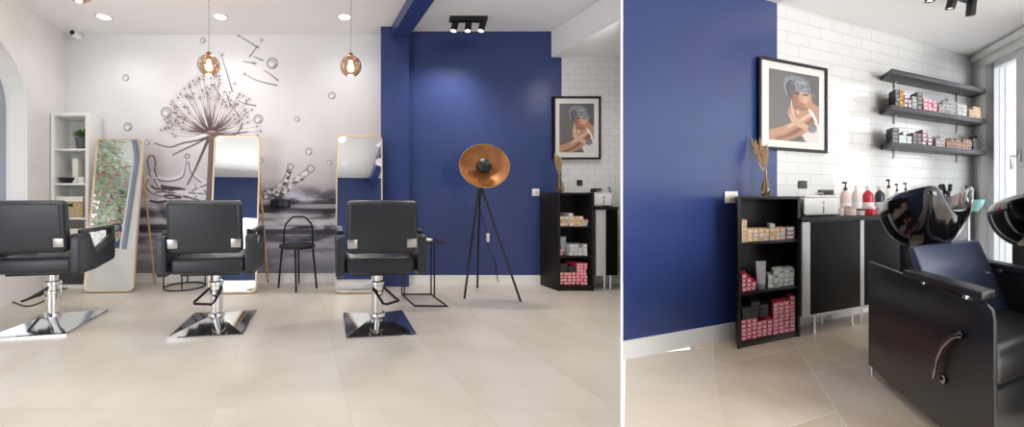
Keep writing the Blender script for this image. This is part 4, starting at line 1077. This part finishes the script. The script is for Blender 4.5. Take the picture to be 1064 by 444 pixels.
for px, wpx, top, col, lid, lab in ((883.5, 12.5, 214.5, (230, 212, 204), (196, 164, 154), 'blush jar with rosy lid in front of the blush pump bottle'),
                                    (894, 9, 217, (226, 212, 206), (60, 56, 58), 'pale jar with dark lid in front of the pale bottle'),
                                    (904, 12, 214.5, (196, 40, 58), (222, 200, 200), 'red jar in front of the dark red bottle'),
                                    (914.5, 8, 216, (214, 190, 190), (120, 96, 100), 'pinkish jar in front of the black bottle'),
                                    (873.8, 5, 217, (222, 206, 196), (226, 216, 208), 'small cream jar against the right side of the steriliser')):
    jar(CP(px, .07), bw(px, wpx, .07), hz_(px, top, .07), col, lid, lab)
t = thing('brush_pot', 'dark pot of black brushes behind the wash basin', 'brush pot', CP(981.5, .15))
rp = bw(981.5, 15, .15); hp_ = hz_(981.5, 204, .15)
MB().lathe([(.0005, 0), (rp*.9, 0), (rp, hp_), (rp*.92, hp_), (rp*.84, .01), (.0005, .01)], n=20).build('pot', mat('smoked_plastic', srgb(84, 84, 88), .3), t)
for k in range(9):
    a = k*.7; e = Vector((math.cos(a)*rp*.8, math.sin(a)*rp*.8, hp_+.02+.03*(k % 3)))
    b_ = MB().tube([(math.cos(a)*rp*.4, math.sin(a)*rp*.4, .012), e], .005, 6); b_.ball(e+Vector((0, 0, .012)), .013, 8, 6, sz=1.6); b_.build('brush', M['plastic_black'], t)
rb = bw(1012, 25, .14); hb_ = hz_(1012, 207.5, .14)
one('bowl', MB().lathe([(.0005, 0), (rb*.45, 0), (rb*.5, .01), (rb*.85, hb_*.5), (rb, hb_), (rb*.94, hb_), (rb*.78, hb_*.5), (.0005, .018)], n=28), M['teal'], 'turquoise bowl at the window end of the near counter', 'bowl', CP(1011, .12))
for px, top, lab in ((1004, 193, 'dark bottle behind the turquoise bowl, nearer the basin'), (1010.5, 193.5, 'dark bottle behind the turquoise bowl, nearer the window')):
    bottle(CP(px, .25), bw(px, 6, .25), hz_(px, top, .25), (70, 70, 74), lab, 'cap', (150, 150, 152))

# ------------------------------------------------------------------ wall shelves and colour cartons
s0 = rw(915.4, None, 0)[0]; s1 = rw(1011.0, None, 0)[0]-.02; SD = .25
tops = []
for y, lab in ((84, 'empty dark wall shelf, topmost of three on the tiles'), (119.5, 'dark wall shelf with coloured cartons, middle of three'), (156, 'dark wall shelf with cartons, lowest of three')):
    zb_ = rw(915.4, y, 0)[1]; t = thing('wall_shelf', lab, 'wall shelf', RP(s0, 0, zb_), group='dark floating shelves on the tiles')
    MB(RFR).box(0, s1-s0, -SD, -.001, 0, .043).build('board', M['shelf_dark'], t, bevel=.003)
    for f_ in (.12, .8):
        a0 = (s1-s0)*f_
        MB(RFR).box(a0-.012, a0+.012, -.09, -.001, -.005, 0).build('bracket', M['satin'], t)
        MB(RFR).box(a0-.012, a0+.012, -.006, -.001, -.07, -.004).build('bracket', M['satin'], t)
    tops.append(zb_+.043)
fS = lambda px: rw(px, None, SD-.012)[0]
def PS(zt_): return lambda x, y, z: RP(x, -SD+.012+y, zt_+z+.0006)
for i, (xa, xb, cnt, hh, kind, lab) in enumerate((
        (930.5, 934.8, (4,), .034, 'dark', 'dark carton at the left end of the middle wall shelf'), (935, 939, (4,), .034, 'yellow', 'yellow carton in the stack on the middle wall shelf'),
        (939.3, 948, (3, 2), .034, 'plum', 'plum carton beside the yellow stack on the middle wall shelf'), (948.3, 952.5, (3,), .034, 'white', 'white carton between plum and dark stacks on the middle shelf'),
        (952.8, 959, (4,), .036, 'dark', 'dark carton in the tall stack left of the rose cartons'), (959.3, 974, (3, 3, 3), .034, 'rose', 'rose carton in the block on the middle wall shelf'),
        (976, 985, (2, 3), .036, 'white', 'white carton in the low stack right of the rose block'), (985.3, 994, (4, 3), .036, 'white', 'white carton in the tall stack right of centre on the middle shelf'),
        (994.3, 1005, (3, 3), .035, 'grey', 'silver carton near the right part of the middle wall shelf'), (1007, 1019, (2, 3, 3), .035, 'cream', 'cream carton at the right end of the middle wall shelf'))):
    carton_stack(PS(tops[1]), RFR, fS(xa), fS(xb), cnt, hh, .15, kind, lab, 'middle shelf cartons '+kind+' '+str(int(xa)), 0, .003)
for i, (xa, xb, cnt, hh, kind, lab) in enumerate((
        (927, 934, (4,), .03, 'dark', 'dark carton at the left end of the lowest wall shelf'), (934.5, 942, (2, 3), .032, 'mint', 'mint carton near the left of the lowest wall shelf'),
        (942.5, 948, (2,), .032, 'grey', 'silver carton left of centre on the lowest wall shelf'), (948.5, 958, (3, 3), .032, 'dark', 'dark carton left of the plum stack on the lowest shelf'),
        (958.3, 969, (4, 3), .033, 'plum', 'plum carton in the tall stack on the lowest wall shelf'), (973, 982, (2, 3), .034, 'white', 'white carton in the middle gap of the lowest wall shelf'),
        (984, 1010, (2, 3, 3, 2, 3, 3), .03, 'copper', 'copper carton in the row on the lowest wall shelf'), (1011, 1020, (3, 4), .036, 'black', 'black carton at the right end of the lowest wall shelf'))):
    carton_stack(PS(tops[2]), RFR, fS(xa), fS(xb), cnt, hh, .15, kind, lab, 'lowest shelf cartons '+kind+' '+str(int(xa)), 0, .003)

# near ceiling spots
spot_bar((3.81, 2.586, zc2), (-.29, 0, .29), 'black ceiling bar with spotlights, cut off by the top edge near the window', ((-.15, .1, -1), (-.12, .12, -1), (.02, .08, -1)), U, 2, .62)

# ------------------------------------------------------------------ wash units
WV = Vector((700-CX, F, 0)).normalized(); WFR = (U, (-WV.x, -WV.y))     # local x: along the row, y: towards the front of the seat
B0 = fl(902, 388)
def wash_unit(loc, label):
    t = thing('wash_unit', label, 'hair wash chair', loc, group='black backwash units in a row')
    Lp_, zp = 1.045, .612; Wd = .80
    prof = [(0, .045), (0, zp+.008), (Lp_-.05, zp-.006), (Lp_-.012, zp-.02), (Lp_, zp-.055), (Lp_, .045)]
    for x in (0, Wd):
        s = MB(WFR).prism(prof, 'x', x, x+.032).build('side_panel', M['leather2'], t, bevel=.008, seg=3)
        if True:
            ar = MB(WFR)
            vs = []
            for (y, z) in ((.43, .640), (1.0, .650)):
                vs += [(x-.028, y, z-.030), (x+.085, y, z-.030), (x+.085, y, z), (x-.028, y, z)]
            ar.add(vs, [(0, 1, 2, 3)[::-1], (4, 5, 6, 7), (0, 1, 5, 4), (1, 2, 6, 5), (2, 3, 7, 6), (3, 0, 4, 7)])
            a_ = ar.build('armrest', M['leather2'], t, bevel=.005)
            for y in (.58, .88): MB(WFR).lathe([(.022, zp-.012), (.022, zp+.002), (.014, zp+.003), (.014, .618)], (x+.016, y, 0), 14).build('arm_support', M['chrome'], a_)
        for y in (.03, Lp_-.04): MB(WFR).lathe([(.018, 0), (.018, .05)], (x+.016, y, 0), 12).build('foot', M['chrome'], s)
    # lever on the near panel
    lv = MB(WFR); P = [(-.024, .870, .467), (-.026, .815, .440), (-.026, .755, .385), (-.026, .715, .320), (-.026, .692, .240)]
    lv.tube(P, .010, 8, taper=[.9, 1, 1, 1, .9]); lv.lathe([(.0005, 0), (.016, 0), (.016, .024), (.0005, .024)], (-.026, .870, .467), 14, Matrix.Rotation(PI/2, 3, 'Y')); lv.build('recline_lever', M['chrome'], t)
    MB(WFR).lathe([(.020, 0), (.020, .010), (.011, .010), (.011, .004), (.0005, .004)], (-.012, .742, .254), 16, Matrix.Rotation(PI/2, 3, 'Y')).build('lever_pivot', M['chrome'], t)
    # seat, foot panel, backrest
    MB(WFR).box(.04, Wd-.01, .50, 1.03, .30, .445).build('seat', M['leather2'], t, bevel=.045, seg=5)
    MB(WFR).box(.045, Wd-.015, .95, 1.01, .05, .30).build('leg_panel', M['leather2'], t, bevel=.02, seg=4)
    MB(WFR).box(.04, Wd-.01, .10, .90, .06, .30).build('base_box', M['leather2'], t)
    pb = [(.385, .735), (.43, .75), (.455, .735), (.68, .44), (.62, .40), (.56, .44)]
    MB(WFR).prism(pb, 'x', .055, Wd-.03).build('backrest', mat('black_vinyl_sheen', srgb(58, 65, 86), .28), t, bevel=.016, seg=4)  # bluish window sheen on black vinyl, put into the base colour
    MB(WFR).box(.28, .52, .06, .30, .30, .72).build('basin_post', M['leather2'], t, bevel=.02)
    # basin: deep bowl with a neck recess facing the seat
    n, m_ = 72, 16; cx_, cy_, rad = .425, .18, .355; vs = []
    def rim(a):
        d = (a-PI/2-.02+PI) % (2*PI)-PI                      # angle from the neck
        notch = math.exp(-(d/.36)**4)
        horn = math.exp(-((abs(d)-.62)/.25)**2)
        back = .5-.5*math.cos(d)
        q_ = min(1, max(0, (abs(d)-.95)/2.15))**1.25
        return 1.0-.165*q_-.10*notch+.016*horn, 1.0+.06*horn-.05*notch, notch
    for ins in (0, 1):
        for i in range(m_+1):
            u = i/m_
            for k in range(n):
                a = 2*PI*k/n; zr, rr, nt = rim(a)
                th = .018*ins
                rr_ = (rad*rr-th)*math.sin(u*PI/2)**.62 if u > 0 else 0.001
                zz = .685+th+(zr-.685-th*.35)*(1-math.cos(u*PI/2))**.80
                if nt > .01: rr_ *= 1+.06*nt*u**3
                vs.append((cx_+rr_*math.cos(a), cy_+rr_*math.sin(a), zz))
    fs = []; T = (m_+1)*n
    for i in range(m_):
        for k in range(n):
            k2 = (k+1) % n
            fs.append((i*n+k, i*n+k2, (i+1)*n+k2, (i+1)*n+k)); fs.append((T+i*n+k, T+(i+1)*n+k, T+(i+1)*n+k2, T+i*n+k2))
    for k in range(n): fs.append((m_*n+k, m_*n+(k+1) % n, T+m_*n+(k+1) % n, T+m_*n+k))
    b = MB(WFR).add(vs, fs).build('basin', M['ceramic'], t, ang=70)
    return t
wu = wash_unit(B0, 'black wash chair with side lever in the right foreground')
uoff, foff = .87, .40
dup(wu, B0+Vector((U[0]*uoff-WV.x*foff, U[1]*uoff-WV.y*foff, 0)), None, 'black wash chair cut off by the right edge, beyond the first one')

# ------------------------------------------------------------------ outside the arched window
def tree(x, y, hgt, label, n=900):
    t = thing('tree', label, 'tree', (x, y, -.3), group='blossoming trees outside')
    n = 1700
    tr = MB(); tr.tube([(0, 0, 0), (.05, .03, hgt*.4), (.0, .05, hgt*.75)], .09, 8, taper=[1, .7, .3])
    for k in range(7):
        a = k*.9; tr.tube([(.03, .03, hgt*(.3+.05*k)), (math.cos(a)*.5, math.sin(a)*.5, hgt*(.5+.05*k))], .03, 6, taper=[1, .3])
    tr.build('trunk', M['bark'], t)
    f1, f2 = MB(), MB()
    for k in range(n):
        d = Vector((random.gauss(0, 1), random.gauss(0, 1), random.gauss(0, 1))).normalized()*random.uniform(.35, 1)**.5
        c = Vector((d.x*1.0, d.y*1.0, hgt*.62+d.z*hgt*.42))
        dd = Vector((random.uniform(-1, 1), random.uniform(-1, 1), random.uniform(-.7, .5)))
        (f2 if random.random() < .16 else f1).leaf(c, dd, random.uniform(.10, .2), random.uniform(.06, .1))
    f1.build('foliage', M['tree_leaf'], t); f2.build('blossom', M['blossom'], t)
tree(-6.9, -1.6, 3.6, 'leafy tree outside the arched window, farther from the mural wall')
tree(-5.3, .9, 3.3, 'leafy tree outside the arched window, nearer the mural wall')
structure('ground_outside', MB().box(-14, -3.9, -4, 10, -.4, -.3), mat('paving', srgb(190, 186, 178), .9))

# ------------------------------------------------------------------ light
W_ = bpy.data.worlds.new('sky'); S.world = W_; W_.use_nodes = True
bg = W_.node_tree.nodes['Background']; bg.inputs['Color'].default_value = (.93, .96, 1, 1); bg.inputs['Strength'].default_value = 1.6
def area(loc, target, sx, sy, e, col=(1, 1, 1)):
    l = bpy.data.lights.new('room_light', 'AREA'); l.shape = 'RECTANGLE'; l.size = sx; l.size_y = sy; l.energy = e; l.color = col
    o = bpy.data.objects.new('room_light', l); COL.objects.link(o); o.location = loc
    o.rotation_euler = (Vector(target)-Vector(loc)).to_track_quat('-Z', 'Y').to_euler(); return o
def bulb(loc, e, col=(1, .985, .965), r=.08):  # spot shared by the downlights and the added overhead fill
    l = bpy.data.lights.new('downlight_and_fill', 'SPOT'); l.energy = e; l.color = col; l.shadow_soft_size = r; l.spot_size = math.radians(150); l.spot_blend = 1
    o = bpy.data.objects.new('downlight_and_fill', l); COL.objects.link(o); o.location = loc
for px in (108, 229, 358):
    Y = (CEIL-EYE)*F/(CY-17); bulb(((px-CX)/F*Y, Y, CEIL-.03), 13, (1, .99, .97))
# fill spots without fixtures, added further back to even out the brightness
for x in (-3.0, -1.8, -.6):
    for y in (2.3, .6, -1.2): bulb((x, y, CEIL-.03), 38)
bulb((1.1, 2.6, CEIL-.03), 34)
bulb((2.0, 3.45, 2.47), 24)  # fill added under the soffit to brighten the dark tiled corner
for x, y, e in ((1.5, 1.0, 34), (2.3, .3, 30), (3.3, 1.3, 18), (4.5, 2.2, 5)): bulb((x, y, zc2-.03), e)  # overhead fill added to brighten the right room's floor
# daylight through the right room's window
q = Vector(WP(.7, .4, 1.3)); area(q, q-NW, 1.4, 1.9, 8, (.95, .97, 1))
area((4.3, -2.6, 1.2), (3.4, 3, 1.9), 3.4, 2.0, 175, (.96, .98, 1))  # fill panel added behind the viewer to brighten the right room
area((-3.4, -2.0, .95), (-2.0, 3.0, 1.1), 2.4, 1.2, 80, (.95, .97, 1))  # fill panel added before the rear wall for the left room

cam = bpy.data.cameras.new('camera'); co = bpy.data.objects.new('camera', cam); COL.objects.link(co)
co.location = (0, 0, EYE); co.rotation_euler = (PI/2, 0, 0)
cam.sensor_width = 36; cam.sensor_fit = 'HORIZONTAL'; cam.lens = 36*F/1064
cam.shift_x = (532-CX)/1064; cam.shift_y = -(222-CY)/1064
cam.clip_start = .05; cam.clip_end = 100
S.camera = co
vs_ = S.view_settings; vs_.view_transform = 'Standard'; vs_.look = 'None'; vs_.gamma = 1; vs_.exposure = 0; vs_.use_curve_mapping = False
